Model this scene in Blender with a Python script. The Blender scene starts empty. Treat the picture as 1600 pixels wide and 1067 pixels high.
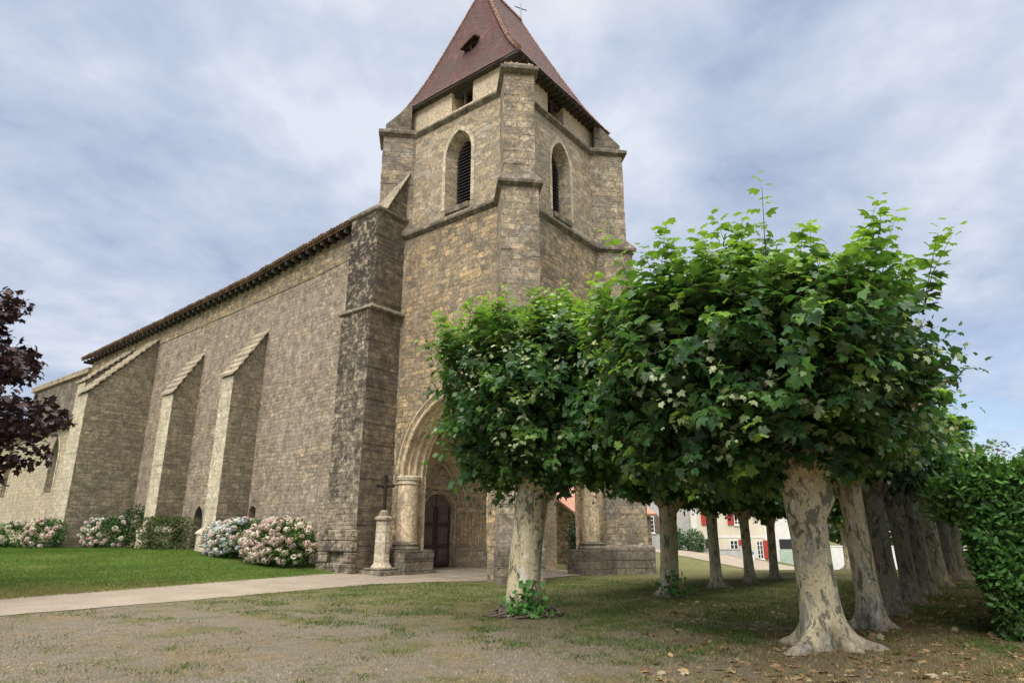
import bpy, bmesh, math, random
import numpy as np
from mathutils import Vector, Matrix, noise as mnoise

random.seed(7)
rs = np.random.RandomState(11)
D = bpy.data
scene = bpy.context.scene
col = scene.collection
R_ = math.radians

# ------------------------------------------------------------------ camera
cam_data = D.cameras.new('camera')
cam = D.objects.new('camera', cam_data); col.objects.link(cam)
cam_data.sensor_width = 36.0
cam_data.lens = 36.0 * 1010.0 / 1600.0
cam_data.clip_start = 0.1; cam_data.clip_end = 3000
HEAD = R_(37.8); PITCH = math.atan(302.0 / 1010.0)
CAM = Vector((-19.03, -14.7, 1.6))
cam.location = CAM
cam.rotation_euler = (math.pi / 2 + PITCH, 0, HEAD - math.pi / 2)
scene.camera = cam
FW = Vector((math.cos(HEAD), math.sin(HEAD), 0)); RT = Vector((math.sin(HEAD), -math.cos(HEAD), 0))

# ------------------------------------------------------------------ world
SUN_EL, SUN_AZ = 46.0, 192.0        # azimuth of the sun measured ccw from +X
w = D.worlds.new('World'); scene.world = w; w.use_nodes = True
nt = w.node_tree; nt.nodes.clear()


def nn(nt, t, **kw):
    n = nt.nodes.new(t)
    for k, v in kw.items():
        if k.startswith('i_'):
            key = k[2:]
            key = int(key) if key.isdigit() else key.replace('_', ' ')
            n.inputs[key].default_value = v
        else:
            setattr(n, k, v)
    return n


def ramp(nt, fac, stops, interp='LINEAR'):
    n = nt.nodes.new('ShaderNodeValToRGB'); cr = n.color_ramp; cr.interpolation = interp
    while len(cr.elements) < len(stops): cr.elements.new(0.5)
    for e, (p, c) in zip(cr.elements, stops):
        e.position = p; e.color = (*c, 1) if len(c) == 3 else c
    nt.links.new(fac, n.inputs[0]); return n.outputs[0]


def math_(nt, op, a, b=None, c=None, clamp=False):
    n = nt.nodes.new('ShaderNodeMath'); n.operation = op; n.use_clamp = clamp
    for i, v in enumerate((a, b, c)):
        if v is None: continue
        if hasattr(v, 'links'): nt.links.new(v, n.inputs[i])
        else: n.inputs[i].default_value = v
    return n.outputs[0]


def mixc(nt, fac, a, b, blend='MIX'):
    n = nt.nodes.new('ShaderNodeMix'); n.data_type = 'RGBA'; n.blend_type = blend
    for i, v in ((0, fac), (6, a), (7, b)):
        if hasattr(v, 'links'): nt.links.new(v, n.inputs[i])
        else: n.inputs[i].default_value = v if i == 0 else ((*v, 1) if len(v) == 3 else v)
    return n.outputs[2]


def mapr(nt, v, a, b, c=0.0, d=1.0):
    n = nt.nodes.new('ShaderNodeMapRange'); nt.links.new(v, n.inputs[0])
    for i, x in enumerate((a, b, c, d)): n.inputs[i + 1].default_value = x
    return n.outputs[0]


def sepx(nt, v):
    n = nt.nodes.new('ShaderNodeSeparateXYZ'); nt.links.new(v, n.inputs[0]); return n.outputs


def comb(nt, x, y, z=0.0):
    n = nt.nodes.new('ShaderNodeCombineXYZ')
    for i, v in enumerate((x, y, z)):
        if hasattr(v, 'links'): nt.links.new(v, n.inputs[i])
        else: n.inputs[i].default_value = v
    return n.outputs[0]


def noise(nt, vec, scale, detail=4, rough=.55, dist=0.0, out=0, dim='3D'):
    n = nt.nodes.new('ShaderNodeTexNoise'); n.noise_dimensions = dim
    n.inputs['Scale'].default_value = scale; n.inputs['Detail'].default_value = detail
    n.inputs['Roughness'].default_value = rough; n.inputs['Distortion'].default_value = dist
    if dim == '1D': nt.links.new(vec, n.inputs['W'])
    else: nt.links.new(vec, n.inputs['Vector'])
    return n.outputs[out]


sky = nn(nt, 'ShaderNodeTexSky', sky_type='NISHITA', sun_disc=False)
sky.sun_elevation = R_(SUN_EL); sky.sun_rotation = R_(90 - SUN_AZ); sky.dust_density = 2.0
tc = nn(nt, 'ShaderNodeTexCoord')
sx, sy, sz = sepx(nt, tc.outputs['Generated'])
zz = math_(nt, 'ADD', math_(nt, 'MAXIMUM', sz, 0.0), 0.22)
cu = comb(nt, math_(nt, 'DIVIDE', sx, zz), math_(nt, 'DIVIDE', sy, zz), 3.7)
mp = nn(nt, 'ShaderNodeMapping'); nt.links.new(cu, mp.inputs[0])
mp.inputs['Rotation'].default_value = (0, 0, R_(-30)); mp.inputs['Scale'].default_value = (1.0, 1.08, 1)
n1 = noise(nt, mp.outputs[0], 2.3, 9, .54, .3)
n2 = noise(nt, mp.outputs[0], .45, 3, .5, .2)
n3 = noise(nt, mp.outputs[0], 5.0, 7, .58, .2)
cl = math_(nt, 'ADD', math_(nt, 'ADD', math_(nt, 'MULTIPLY', n1, .50), math_(nt, 'MULTIPLY', n2, .24)), math_(nt, 'MULTIPLY', n3, .26))
cloud = ramp(nt, cl, [(.38, (2.05, 2.5, 3.5)), (.44, (2.6, 3.05, 4.0)), (.51, (3.2, 3.6, 4.45)), (.60, (4.2, 4.5, 5.1))])
# thinner, bluer cloud low towards the row of trees
low = mapr(nt, sz, .34, .02)
east = mapr(nt, math_(nt, 'ADD', math_(nt, 'MULTIPLY', sx, .99), math_(nt, 'MULTIPLY', sy, -.05)), .72, .99)
gap = math_(nt, 'MULTIPLY', math_(nt, 'MULTIPLY', low, east), mapr(nt, n1, .66, .38), clamp=True)
skyc = mixc(nt, 1.0, sky.outputs[0], (1.05, 1.1, 1.15), 'MULTIPLY')
mixed = mixc(nt, math_(nt, 'MULTIPLY', gap, .85), cloud, skyc)
zen = mapr(nt, sz, .70, .93, 1.0, 5.2)
mixed = mixc(nt, mapr(nt, sz, .66, .85), mixed, (6.3, 6.0, 5.55))
vm = nn(nt, 'ShaderNodeVectorMath', operation='SCALE'); nt.links.new(mixed, vm.inputs[0]); nt.links.new(zen, vm.inputs['Scale'])
bg = nn(nt, 'ShaderNodeBackground'); nt.links.new(vm.outputs[0], bg.inputs[0]); bg.inputs[1].default_value = 0.092
wo = nn(nt, 'ShaderNodeOutputWorld'); nt.links.new(bg.outputs[0], wo.inputs[0])

# ------------------------------------------------------------------ sun and exposure
sl = D.lights.new('sun', 'SUN'); sl.energy = 1.35; sl.angle = R_(20); sl.color = (1, .93, .83)
so = D.objects.new('sun', sl); col.objects.link(so)
a, e = R_(SUN_AZ), R_(SUN_EL)
sd = Vector((math.cos(a) * math.cos(e), math.sin(a) * math.cos(e), math.sin(e)))
so.rotation_euler = sd.to_track_quat('Z', 'Y').to_euler()
scene.view_settings.view_transform = 'Standard'; scene.view_settings.look = 'None'
scene.view_settings.gamma = 1; scene.view_settings.use_curve_mapping = False
scene.view_settings.exposure = 0.97


# ------------------------------------------------------------------ materials
def newmat(name):
    m = D.materials.new(name); m.use_nodes = True
    nt = m.node_tree; b = nt.nodes['Principled BSDF']
    b.inputs['Roughness'].default_value = .9
    b.inputs['Specular IOR Level'].default_value = .25
    return m, nt, b


def bump(nt, b, h, dist, strength=1.0):
    n = nn(nt, 'ShaderNodeBump'); n.inputs['Distance'].default_value = dist; n.inputs['Strength'].default_value = strength
    nt.links.new(h, n.inputs['Height']); nt.links.new(n.outputs[0], b.inputs['Normal'])


def stone(name, stops, mortar, bw=.46, rh=.24, stain=(.10, .085, .06), stain_amt=.5, stain_lo=.48, stain_hi=.66,
          lich=(.45, .42, .33), lich_amt=.3, dark_amt=.0, warp=.10, ms=.018, bd=.03, streak=.0, grey=(0.2, .19, .17), grey_amt=.25, seed=0.0, fine=.35, sat=.86, gain=1.22, mott=.4):
    m, nt, b = newmat(name)
    uv = nn(nt, 'ShaderNodeUVMap').outputs[0]
    geo = nn(nt, 'ShaderNodeTexCoord').outputs['Object']
    off = nn(nt, 'ShaderNodeVectorMath', operation='ADD'); nt.links.new(geo, off.inputs[0]); off.inputs[1].default_value = (seed, seed * .7, seed * .3)
    P = off.outputs[0]
    u, v, _ = sepx(nt, uv)
    nA = sepx(nt, noise(nt, P, 1.1, 3, .6, out=1))
    nB = sepx(nt, noise(nt, P, 4.5, 3, .6, out=1))
    vv = math_(nt, 'ADD', v, math_(nt, 'MULTIPLY', noise(nt, math_(nt, 'ADD', v, seed), 1.3, 2, .5, dim='1D'), .30))
    vv = math_(nt, 'ADD', vv, math_(nt, 'MULTIPLY', math_(nt, 'SUBTRACT', nA[0], .5), warp * 1.2))
    vv = math_(nt, 'ADD', vv, math_(nt, 'MULTIPLY', math_(nt, 'SUBTRACT', nB[0], .5), warp * .45))
    uu = math_(nt, 'ADD', u, math_(nt, 'MULTIPLY', noise(nt, comb(nt, math_(nt, 'MULTIPLY', u, .9), math_(nt, 'MULTIPLY', v, 4.1)), 1.0, 1, .5), .38))
    uu = math_(nt, 'ADD', uu, math_(nt, 'MULTIPLY', math_(nt, 'SUBTRACT', nB[1], .5), warp * .6))
    br = nn(nt, 'ShaderNodeTexBrick')
    nt.links.new(comb(nt, uu, vv), br.inputs[0])
    br.inputs['Color1'].default_value = (0, 0, 0, 1); br.inputs['Color2'].default_value = (1, 1, 1, 1); br.inputs['Mortar'].default_value = (.5, .5, .5, 1)
    br.inputs['Scale'].default_value = 1; br.inputs['Mortar Size'].default_value = ms; br.inputs['Mortar Smooth'].default_value = .35
    br.inputs['Brick Width'].default_value = bw; br.inputs['Row Height'].default_value = rh
    br.offset_frequency = 2; br.squash = .72; br.squash_frequency = 3
    k = len(stops)
    cf = math_(nt, 'ADD', math_(nt, 'MULTIPLY', br.outputs[0], .58), math_(nt, 'MULTIPLY', mapr(nt, noise(nt, P, .9, 5, .65, .5), .33, .67), .42))
    c = ramp(nt, cf, [(i / (k - 1), s) for i, s in enumerate(stops)])
    # per-stone value and within-stone mottling
    f1 = noise(nt, P, 9, 5, .65)
    c = mixc(nt, 1.0, c, ramp(nt, f1, [(.32, (.55, .54, .52)), (.68, (1.38, 1.36, 1.3))]), 'MULTIPLY')
    f2 = noise(nt, P, 42, 3, .7)
    c = mixc(nt, fine * 1.6, c, ramp(nt, f2, [(.33, (.5, .48, .45)), (.62, (1.35, 1.33, 1.28))]), 'MULTIPLY')
    jm = mapr(nt, noise(nt, P, 1.7, 5, .65, .4), .40, .60, .15, 1.0)
    c = mixc(nt, math_(nt, 'MULTIPLY', math_(nt, 'MULTIPLY', br.outputs[1], jm), .9), c, mortar)
    wide = mapr(nt, noise(nt, P, 3.1, 4, .6), .45, .7)
    c = mixc(nt, math_(nt, 'MULTIPLY', math_(nt, 'MULTIPLY', br.outputs[1], wide), .8), c, (.045, .04, .032))
    # grey weathering veil, large scale
    g = noise(nt, P, .55, 6, .62, .4)
    c = mixc(nt, math_(nt, 'MULTIPLY', mapr(nt, g, .42, .62), grey_amt), c, grey)
    # brown-black stains
    s = noise(nt, P, 1.6, 7, .68, .5)
    c = mixc(nt, math_(nt, 'MULTIPLY', mapr(nt, s, stain_lo, stain_hi), stain_amt), c, stain)
    if streak:
        st = noise(nt, comb(nt, math_(nt, 'MULTIPLY', u, 2.2), math_(nt, 'MULTIPLY', v, .22)), 1.0, 5, .6)
        c = mixc(nt, math_(nt, 'MULTIPLY', mapr(nt, st, .5, .68), streak), c, stain)
    if dark_amt:
        zf = mapr(nt, v, 2.0, 13.0, .45, 1.0)
        dk = noise(nt, P, 3.4, 10, .76, .3)
        c = mixc(nt, math_(nt, 'MULTIPLY', math_(nt, 'MULTIPLY', mapr(nt, dk, .43, .49), zf), dark_amt), c, (.032, .026, .022))
    l = noise(nt, P, 5.5, 6, .7, .8)
    c = mixc(nt, math_(nt, 'MULTIPLY', mapr(nt, l, .57, .66), lich_amt), c, lich)
    m1 = noise(nt, P, 2.1, 7, .7, .3)
    c = mixc(nt, mott, c, ramp(nt, m1, [(.36, (.72, .71, .69)), (.5, (1.12, 1.11, 1.09)), (.64, (1.6, 1.57, 1.5))]), 'MULTIPLY')
    hs = nn(nt, 'ShaderNodeHueSaturation'); nt.links.new(c, hs.inputs['Color']); hs.inputs['Saturation'].default_value = sat; hs.inputs['Value'].default_value = gain; c = mixc(nt, 1.0, hs.outputs[0], (1.045, 1.0, .975), 'MULTIPLY')
    nt.links.new(c, b.inputs['Base Color'])
    h = math_(nt, 'MULTIPLY', math_(nt, 'SUBTRACT', 1.0, br.outputs[1]), 1.0)
    h = math_(nt, 'ADD', h, math_(nt, 'MULTIPLY', f1, 1.4))
    h = math_(nt, 'ADD', h, math_(nt, 'MULTIPLY', f2, .5))
    h = math_(nt, 'ADD', h, math_(nt, 'MULTIPLY', br.outputs[0], .8))
    bump(nt, b, h, bd)
    b.inputs['Roughness'].default_value = .95
    return m


def simple(name, c, c2=None, scale=6, rough=.8, bd=0.0, spec=.25, metal=0, det=5, lo=.35, hi=.65, stretch=None):
    m, nt, b = newmat(name)
    b.inputs['Roughness'].default_value = rough; b.inputs['Specular IOR Level'].default_value = spec; b.inputs['Metallic'].default_value = metal
    if c2 is None: b.inputs['Base Color'].default_value = (*c, 1); return m
    P = nn(nt, 'ShaderNodeTexCoord').outputs['Object']
    if stretch:
        mpp = nn(nt, 'ShaderNodeMapping'); nt.links.new(P, mpp.inputs[0]); mpp.inputs['Scale'].default_value = stretch; P = mpp.outputs[0]
    f = noise(nt, P, scale, det, .65, .3)
    nt.links.new(ramp(nt, f, [(lo, c), (hi, c2)]), b.inputs['Base Color'])
    if bd: bump(nt, b, f, bd)
    return m


M = {}
OCH = [(.23, .19, .12), (.34, .27, .16), (.16, .14, .10), (.46, .34, .17), (.27, .23, .16), (.12, .105, .08), (.33, .29, .21)]
TAN = [(.52, .49, .41), (.33, .28, .19), (.22, .20, .155), (.46, .41, .30), (.37, .30, .185), (.27, .255, .215), (.42, .40, .34), (.30, .25, .17)]
BRN = [(.14, .12, .10), (.22, .19, .15), (.29, .25, .20), (.20, .175, .145), (.35, .285, .19), (.27, .245, .21), (.18, .16, .14)]
M['tower_low'] = stone('ochre_rubble', OCH, (.15, .125, .085), .44, .22, stain_amt=.5, lich_amt=.16, warp=.16, grey_amt=.42, grey=(.22, .2, .16), streak=.25, seed=3, mott=.45)
M['tower_up'] = stone('tan_ashlar', TAN, (.34, .29, .20), .58, .27, stain_amt=.25, lich_amt=.45, warp=.05, grey_amt=.25, seed=11, mott=.12, sat=.92, gain=1.18)
M['pier'] = stone('weathered_ashlar', TAN, (.20, .17, .12), .70, .30, stain_amt=.75, stain=(.11, .10, .08), lich_amt=.25, warp=.05, ms=.014, grey_amt=.55, grey=(.17, .16, .14), dark_amt=.25, seed=21)
M['mottled'] = stone('mottled_black_stone', [(.36, .31, .22), (.24, .205, .15), (.44, .39, .29), (.30, .25, .17)], (.12, .11, .09), .52, .25,
                     stain_amt=.8, stain=(.05, .046, .04), stain_lo=.46, stain_hi=.6, lich_amt=.7, lich=(.42, .38, .28), dark_amt=.92, grey_amt=.15, seed=31)
M['nave'] = stone('brown_grey_rubble', BRN, (.14, .12, .10), .36, .19, stain_amt=.4, lich_amt=.25, lich=(.36, .33, .29), grey_amt=.5, grey=(.27, .235, .20), streak=.3, warp=.24, seed=41, gain=1.25, mott=.75)
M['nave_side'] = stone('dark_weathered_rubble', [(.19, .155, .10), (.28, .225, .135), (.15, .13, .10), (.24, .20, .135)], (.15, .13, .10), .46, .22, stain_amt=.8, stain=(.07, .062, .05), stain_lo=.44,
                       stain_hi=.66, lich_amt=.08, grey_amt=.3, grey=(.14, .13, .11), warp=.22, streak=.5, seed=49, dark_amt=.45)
M['buttress'] = stone('olive_rubble', [(.24, .21, .145), (.30, .265, .185), (.18, .16, .115), (.34, .30, .20), (.15, .135, .10)], (.28, .245, .175), .44, .23, stain_amt=.45, lich_amt=.12, grey_amt=.2, warp=.16, ms=.026, streak=.2, seed=51, gain=1.2)
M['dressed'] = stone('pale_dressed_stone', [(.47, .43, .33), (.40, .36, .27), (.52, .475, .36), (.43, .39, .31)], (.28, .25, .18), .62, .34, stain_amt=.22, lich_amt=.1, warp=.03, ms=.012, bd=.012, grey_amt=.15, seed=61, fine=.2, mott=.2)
M['carved'] = stone('ochre_carved_stone', [(.60, .49, .31), (.64, .53, .35), (.52, .44, .29), (.60, .51, .36)], (.38, .32, .22), .8, .42, stain_amt=.4, lich_amt=.08, warp=.02, ms=.007, bd=.010, grey_amt=.3, grey=(.24, .22, .18), streak=.3, seed=71, fine=.2)
M['plaster'] = stone('ochre_limewash', [(.50, .43, .30), (.47, .405, .285), (.53, .46, .33)], (.48, .41, .29), 1.1, .5, stain_amt=.35, stain=(.25, .2, .13), lich_amt=.1, warp=.02, ms=.003, bd=.006, grey_amt=.25, seed=81, fine=.15, mott=.15)
M['ledge'] = stone('mossy_ledge_stone', [(.27, .245, .19), (.21, .19, .145), (.31, .28, .21)], (.12, .11, .09), .8, .6, stain_amt=.8, stain=(.06, .055, .045), stain_lo=.42, lich_amt=.25, dark_amt=.45, grey_amt=.3, ms=.01, bd=.02, seed=91)
M['plinth'] = stone('dark_plinth_stone', [(.17, .15, .12), (.22, .195, .15), (.13, .12, .10), (.26, .235, .19)], (.06, .055, .045), .62, .36, stain_amt=.6, stain=(.06, .055, .05), lich_amt=.3, dark_amt=.3, grey_amt=.3, warp=.10, ms=.02, seed=97)
M['chapel'] = stone('light_chapel_stone', [(.44, .37, .25), (.38, .33, .24), (.48, .42, .31), (.34, .30, .23)], (.33, .29, .21), .5, .24, stain_amt=.2, lich_amt=.3, grey_amt=.25, seed=101)
M['coping'] = stone('lichened_coping_stone', [(.33, .29, .2), (.26, .23, .17), (.38, .34, .24)], (.12, .11, .09), .6, .5, stain_amt=.5, stain=(.08, .075, .06), lich_amt=.3, ms=.012, bd=.015, seed=111)
M['dark_wood'] = simple('weathered_dark_timber', (.035, .03, .026), (.10, .09, .078), 5, .85, .01, stretch=(1, 1, 8))
M['grey_wood'] = simple('grey_door_wood', (.12, .088, .08), (.27, .215, .195), 7, .8, .012, stretch=(5, 5, .7))
M['door_frame'] = simple('dark_door_rail_wood', (.06, .043, .04), (.14, .105, .095), 9, .8, .01, stretch=(4, 4, .8))
M['louvre'] = simple('dark_louvre_wood', (.028, .026, .03), (.065, .06, .065), 12, .75, .004)
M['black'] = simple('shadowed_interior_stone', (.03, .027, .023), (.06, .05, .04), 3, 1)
M['iron'] = simple('wrought_iron', (.02, .018, .017), (.05, .042, .036), 14, .6, .004, metal=.5)
M['rust_iron'] = simple('rusty_cast_iron', (.02, .015, .012), (.045, .03, .022), 20, .8, .01)
M['lead_pipe'] = simple('grey_zinc_pipe', (.20, .21, .22), (.28, .29, .30), 8, .5, metal=.4)


def tile_mat(name, a, b_, c_, rows=.115, wid=.17, dark=(.075, .048, .042)):
    m, nt, b = newmat(name)
    uv = nn(nt, 'ShaderNodeUVMap').outputs[0]
    P = nn(nt, 'ShaderNodeTexCoord').outputs['Object']
    u, v, _ = sepx(nt, uv)
    wv = sepx(nt, noise(nt, P, 3, 2, out=1))
    vec = comb(nt, math_(nt, 'ADD', u, math_(nt, 'MULTIPLY', wv[0], .05)), math_(nt, 'ADD', v, math_(nt, 'MULTIPLY', wv[1], .06)))
    br = nn(nt, 'ShaderNodeTexBrick'); nt.links.new(vec, br.inputs[0])
    br.inputs['Color1'].default_value = (0, 0, 0, 1); br.inputs['Color2'].default_value = (1, 1, 1, 1); br.inputs['Mortar'].default_value = (0, 0, 0, 1)
    br.inputs['Scale'].default_value = 1; br.inputs['Mortar Size'].default_value = .009; br.inputs['Brick Width'].default_value = wid; br.inputs['Row Height'].default_value = rows
    c = ramp(nt, br.outputs[0], [(0, a), (.5, b_), (1, c_)])
    c = mixc(nt, math_(nt, 'MULTIPLY', br.outputs[1], .75), c, tuple(x * .3 for x in a))
    g = noise(nt, P, .8, 7, .65, .4)
    c = mixc(nt, math_(nt, 'MULTIPLY', mapr(nt, g, .42, .60), .8), c, dark)
    g2 = noise(nt, P, 1.3, 5, .6)
    c = mixc(nt, math_(nt, 'MULTIPLY', mapr(nt, g2, .58, .70), .5), c, (.33, .13, .10))
    g3 = noise(nt, P, 16, 4, .7)
    c = mixc(nt, 1.0, c, ramp(nt, g3, [(.32, (.5, .5, .5)), (.68, (1.4, 1.4, 1.4))]), 'MULTIPLY')
    g4 = noise(nt, comb(nt, math_(nt, 'MULTIPLY', u, 3.4), math_(nt, 'MULTIPLY', v, .5)), 1.0, 5, .65)
    c = mixc(nt, math_(nt, 'MULTIPLY', mapr(nt, g4, .52, .66), .4), c, (.07, .05, .045))
    nt.links.new(c, b.inputs['Base Color'])
    saw = math_(nt, 'FRACT', math_(nt, 'DIVIDE', math_(nt, 'ADD', v, math_(nt, 'MULTIPLY', wv[1], .06)), rows))
    h = math_(nt, 'SUBTRACT', math_(nt, 'SUBTRACT', 1.0, saw), br.outputs[1])
    h = math_(nt, 'ADD', h, math_(nt, 'MULTIPLY', br.outputs[0], .5))
    bump(nt, b, h, .03)
    return m


M['spire_tile'] = tile_mat('mossy_plum_flat_tile', (.078, .034, .033), (.11, .047, .043), (.145, .064, .055))
M['hip_tile'] = simple('pink_hip_tile', (.24, .12, .10), (.46, .34, .29), 5, .9, .01)
M['canal_tile'] = simple('old_canal_tile', (.10, .075, .06), (.26, .16, .11), 3, .9, .02)
M['house_tile'] = simple('salmon_canal_tile', (.42, .20, .13), (.60, .34, .24), 4, .9, .02)


def bark(name, a=(.60, .52, .34), b1=(.20, .19, .13), b2=(.36, .345, .275), fleck=(.09, .068, .045), pale=(.70, .67, .56)):
    m, nt, b = newmat(name)
    P = nn(nt, 'ShaderNodeTexCoord').outputs['Object']
    mpp = nn(nt, 'ShaderNodeMapping'); nt.links.new(P, mpp.inputs[0]); mpp.inputs['Scale'].default_value = (1.5, 1.5, .8); P = mpp.outputs[0]
    oi = nn(nt, 'ShaderNodeObjectInfo')
    va = nn(nt, 'ShaderNodeVectorMath', operation='ADD'); nt.links.new(P, va.inputs[0])
    nt.links.new(comb(nt, math_(nt, 'MULTIPLY', oi.outputs['Random'], 30.), 0., 0.), va.inputs[1]); P = va.outputs[0]
    z = sepx(nt, nn(nt, 'ShaderNodeTexCoord').outputs['Object'])[2]
    c = mixc(nt, mapr(nt, noise(nt, P, 2.6, 6, .62, .5), .56, .59), a, b2)
    c = mixc(nt, mapr(nt, noise(nt, P, 3.6, 7, .66, .5), .545, .565), c, b1)
    c = mixc(nt, mapr(nt, noise(nt, P, 4.0, 5, .6, .6), .60, .63), c, pale)
    fl = noise(nt, P, 10, 7, .7, .4)
    c = mixc(nt, mapr(nt, fl, .61, .635), c, fleck)
    c = mixc(nt, 1.0, c, ramp(nt, noise(nt, P, 22, 4, .7), [(.3, (.7, .7, .68)), (.7, (1.2, 1.2, 1.18))]), 'MULTIPLY')
    root = mapr(nt, math_(nt, 'ADD', z, math_(nt, 'MULTIPLY', noise(nt, P, 3, 5), .9)), .85, .45)
    rootc = ramp(nt, noise(nt, P, 7, 6, .7, .5), [(.36, (.07, .055, .042)), (.5, (.17, .14, .11)), (.64, (.33, .31, .27))])
    c = mixc(nt, math_(nt, 'MULTIPLY', root, .85), c, rootc)
    nt.links.new(c, b.inputs['Base Color'])
    h = math_(nt, 'SUBTRACT', math_(nt, 'MULTIPLY', noise(nt, P, 3, 6, .6, .7), 1.0), math_(nt, 'MULTIPLY', mapr(nt, fl, .61, .635), .08))
    h = math_(nt, 'ADD', h, math_(nt, 'MULTIPLY', noise(nt, P, 16, 5, .7), .5))
    bump(nt, b, h, .035); b.inputs['Roughness'].default_value = .85
    return m


M['bark'] = bark('plane_bark')
M['bark_dark'] = bark('shaggy_plane_bark', (.30, .265, .185), (.14, .125, .09), (.22, .20, .155), (.06, .045, .032), (.42, .39, .30))
M['root'] = simple('grey_brown_root', (.05, .04, .03), (.19, .155, .12), 9, .95, .02)


def leafmat(name, trans=.3, rough=.45, under=(.16, .21, .11), spec=.4, und=.6):
    m, nt, b = newmat(name)
    att = nn(nt, 'ShaderNodeAttribute', attribute_name='Col').outputs['Color']
    geo = nn(nt, 'ShaderNodeNewGeometry')
    P = nn(nt, 'ShaderNodeTexCoord').outputs['Object']
    c = mixc(nt, 1.0, att, ramp(nt, noise(nt, P, 9, 3, .6), [(.3, (.75, .78, .75)), (.7, (1.2, 1.18, 1.15))]), 'MULTIPLY')
    c2 = mixc(nt, math_(nt, 'MULTIPLY', geo.outputs['Backfacing'], und), c, under)
    nt.links.new(c2, b.inputs['Base Color'])
    b.inputs['Roughness'].default_value = rough; b.inputs['Specular IOR Level'].default_value = spec
    tr = nn(nt, 'ShaderNodeBsdfTranslucent'); nt.links.new(mixc(nt, 1.0, c, (1.25, 1.35, .6), 'MULTIPLY'), tr.inputs[0])
    mx = nn(nt, 'ShaderNodeMixShader'); mx.inputs[0].default_value = trans
    nt.links.new(b.outputs[0], mx.inputs[1]); nt.links.new(tr.outputs[0], mx.inputs[2])
    nt.links.new(mx.outputs[0], nt.nodes['Material Output'].inputs[0])
    return m


M['leaf'] = leafmat('plane_leaf', .36, .42)
M['laurel'] = leafmat('laurel_leaf', .22, .52, (.12, .17, .07), .5)
M['maroon'] = leafmat('purple_maple_leaf', .12, .5, (.05, .03, .035), .35)
M['shrubleaf'] = leafmat('shrub_leaf', .2, .6, (.09, .13, .06))
M['petal'] = leafmat('hydrangea_petal', .15, .9, (.5, .45, .4), .1, 0)
M['blade'] = leafmat('grass_blade', .2, .8, (.1, .12, .05), .1, 0)


# ------------------------------------------------------------------ geometry helpers
def smooth(a, b, x):
    t = np.clip((x - a) / (b - a), 0, 1); return t * t * (3 - 2 * t)


def hgt(X, Y):
    d = (X - CAM.x) * FW.x + (Y - CAM.y) * FW.y
    return .9 * smooth(1.5, 20.5, Y) * smooth(-60, 0, -np.abs(X) + 0 * X) - 2.3 * smooth(30, 70, d) * smooth(16, 2, Y) 


def H(x, y): return float(hgt(np.float64(x), np.float64(y)))


def tag(o, label=None, cat=None, group=None, kind=None):
    for k, v in (('label', label), ('category', cat), ('group', group), ('kind', kind)):
        if v: o[k] = v
    return o


def empty(name, loc=(0, 0, 0), rz=0):
    o = D.objects.new(name, None); col.objects.link(o); o.location = loc; o.rotation_euler = (0, 0, rz); o.empty_display_size = .3
    return o


def uvbox(me):
    n = len(me.polygons)
    if n == 0: return
    nrm = np.empty(n * 3); me.polygons.foreach_get('normal', nrm); nrm = nrm.reshape(-1, 3)
    lt = np.empty(n, np.int32); me.polygons.foreach_get('loop_total', lt)
    lv = np.empty(len(me.loops), np.int32); me.loops.foreach_get('vertex_index', lv)
    co = np.empty(len(me.vertices) * 3); me.vertices.foreach_get('co', co); co = co.reshape(-1, 3)
    N = np.repeat(nrm, lt, axis=0); Pp = co[lv]
    hx, hy = -N[:, 1], N[:, 0]; l = np.hypot(hx, hy); flat = l < .35
    l = np.where(l < 1e-6, 1, l); hx, hy = hx / l, hy / l
    u = Pp[:, 0] * hx + Pp[:, 1] * hy
    # distance along the slope for the second axis
    s = np.sqrt(np.clip(1 - N[:, 2]**2, 1e-4, 1)); v = Pp[:, 2] / np.where(flat, 1, s)
    u = np.where(flat, Pp[:, 0], u); v = np.where(flat, Pp[:, 1], v)
    uvl = me.uv_layers.get('UVMap') or me.uv_layers.new(name='UVMap')
    uvl.data.foreach_set('uv', np.stack([u, v], 1).ravel())


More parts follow.
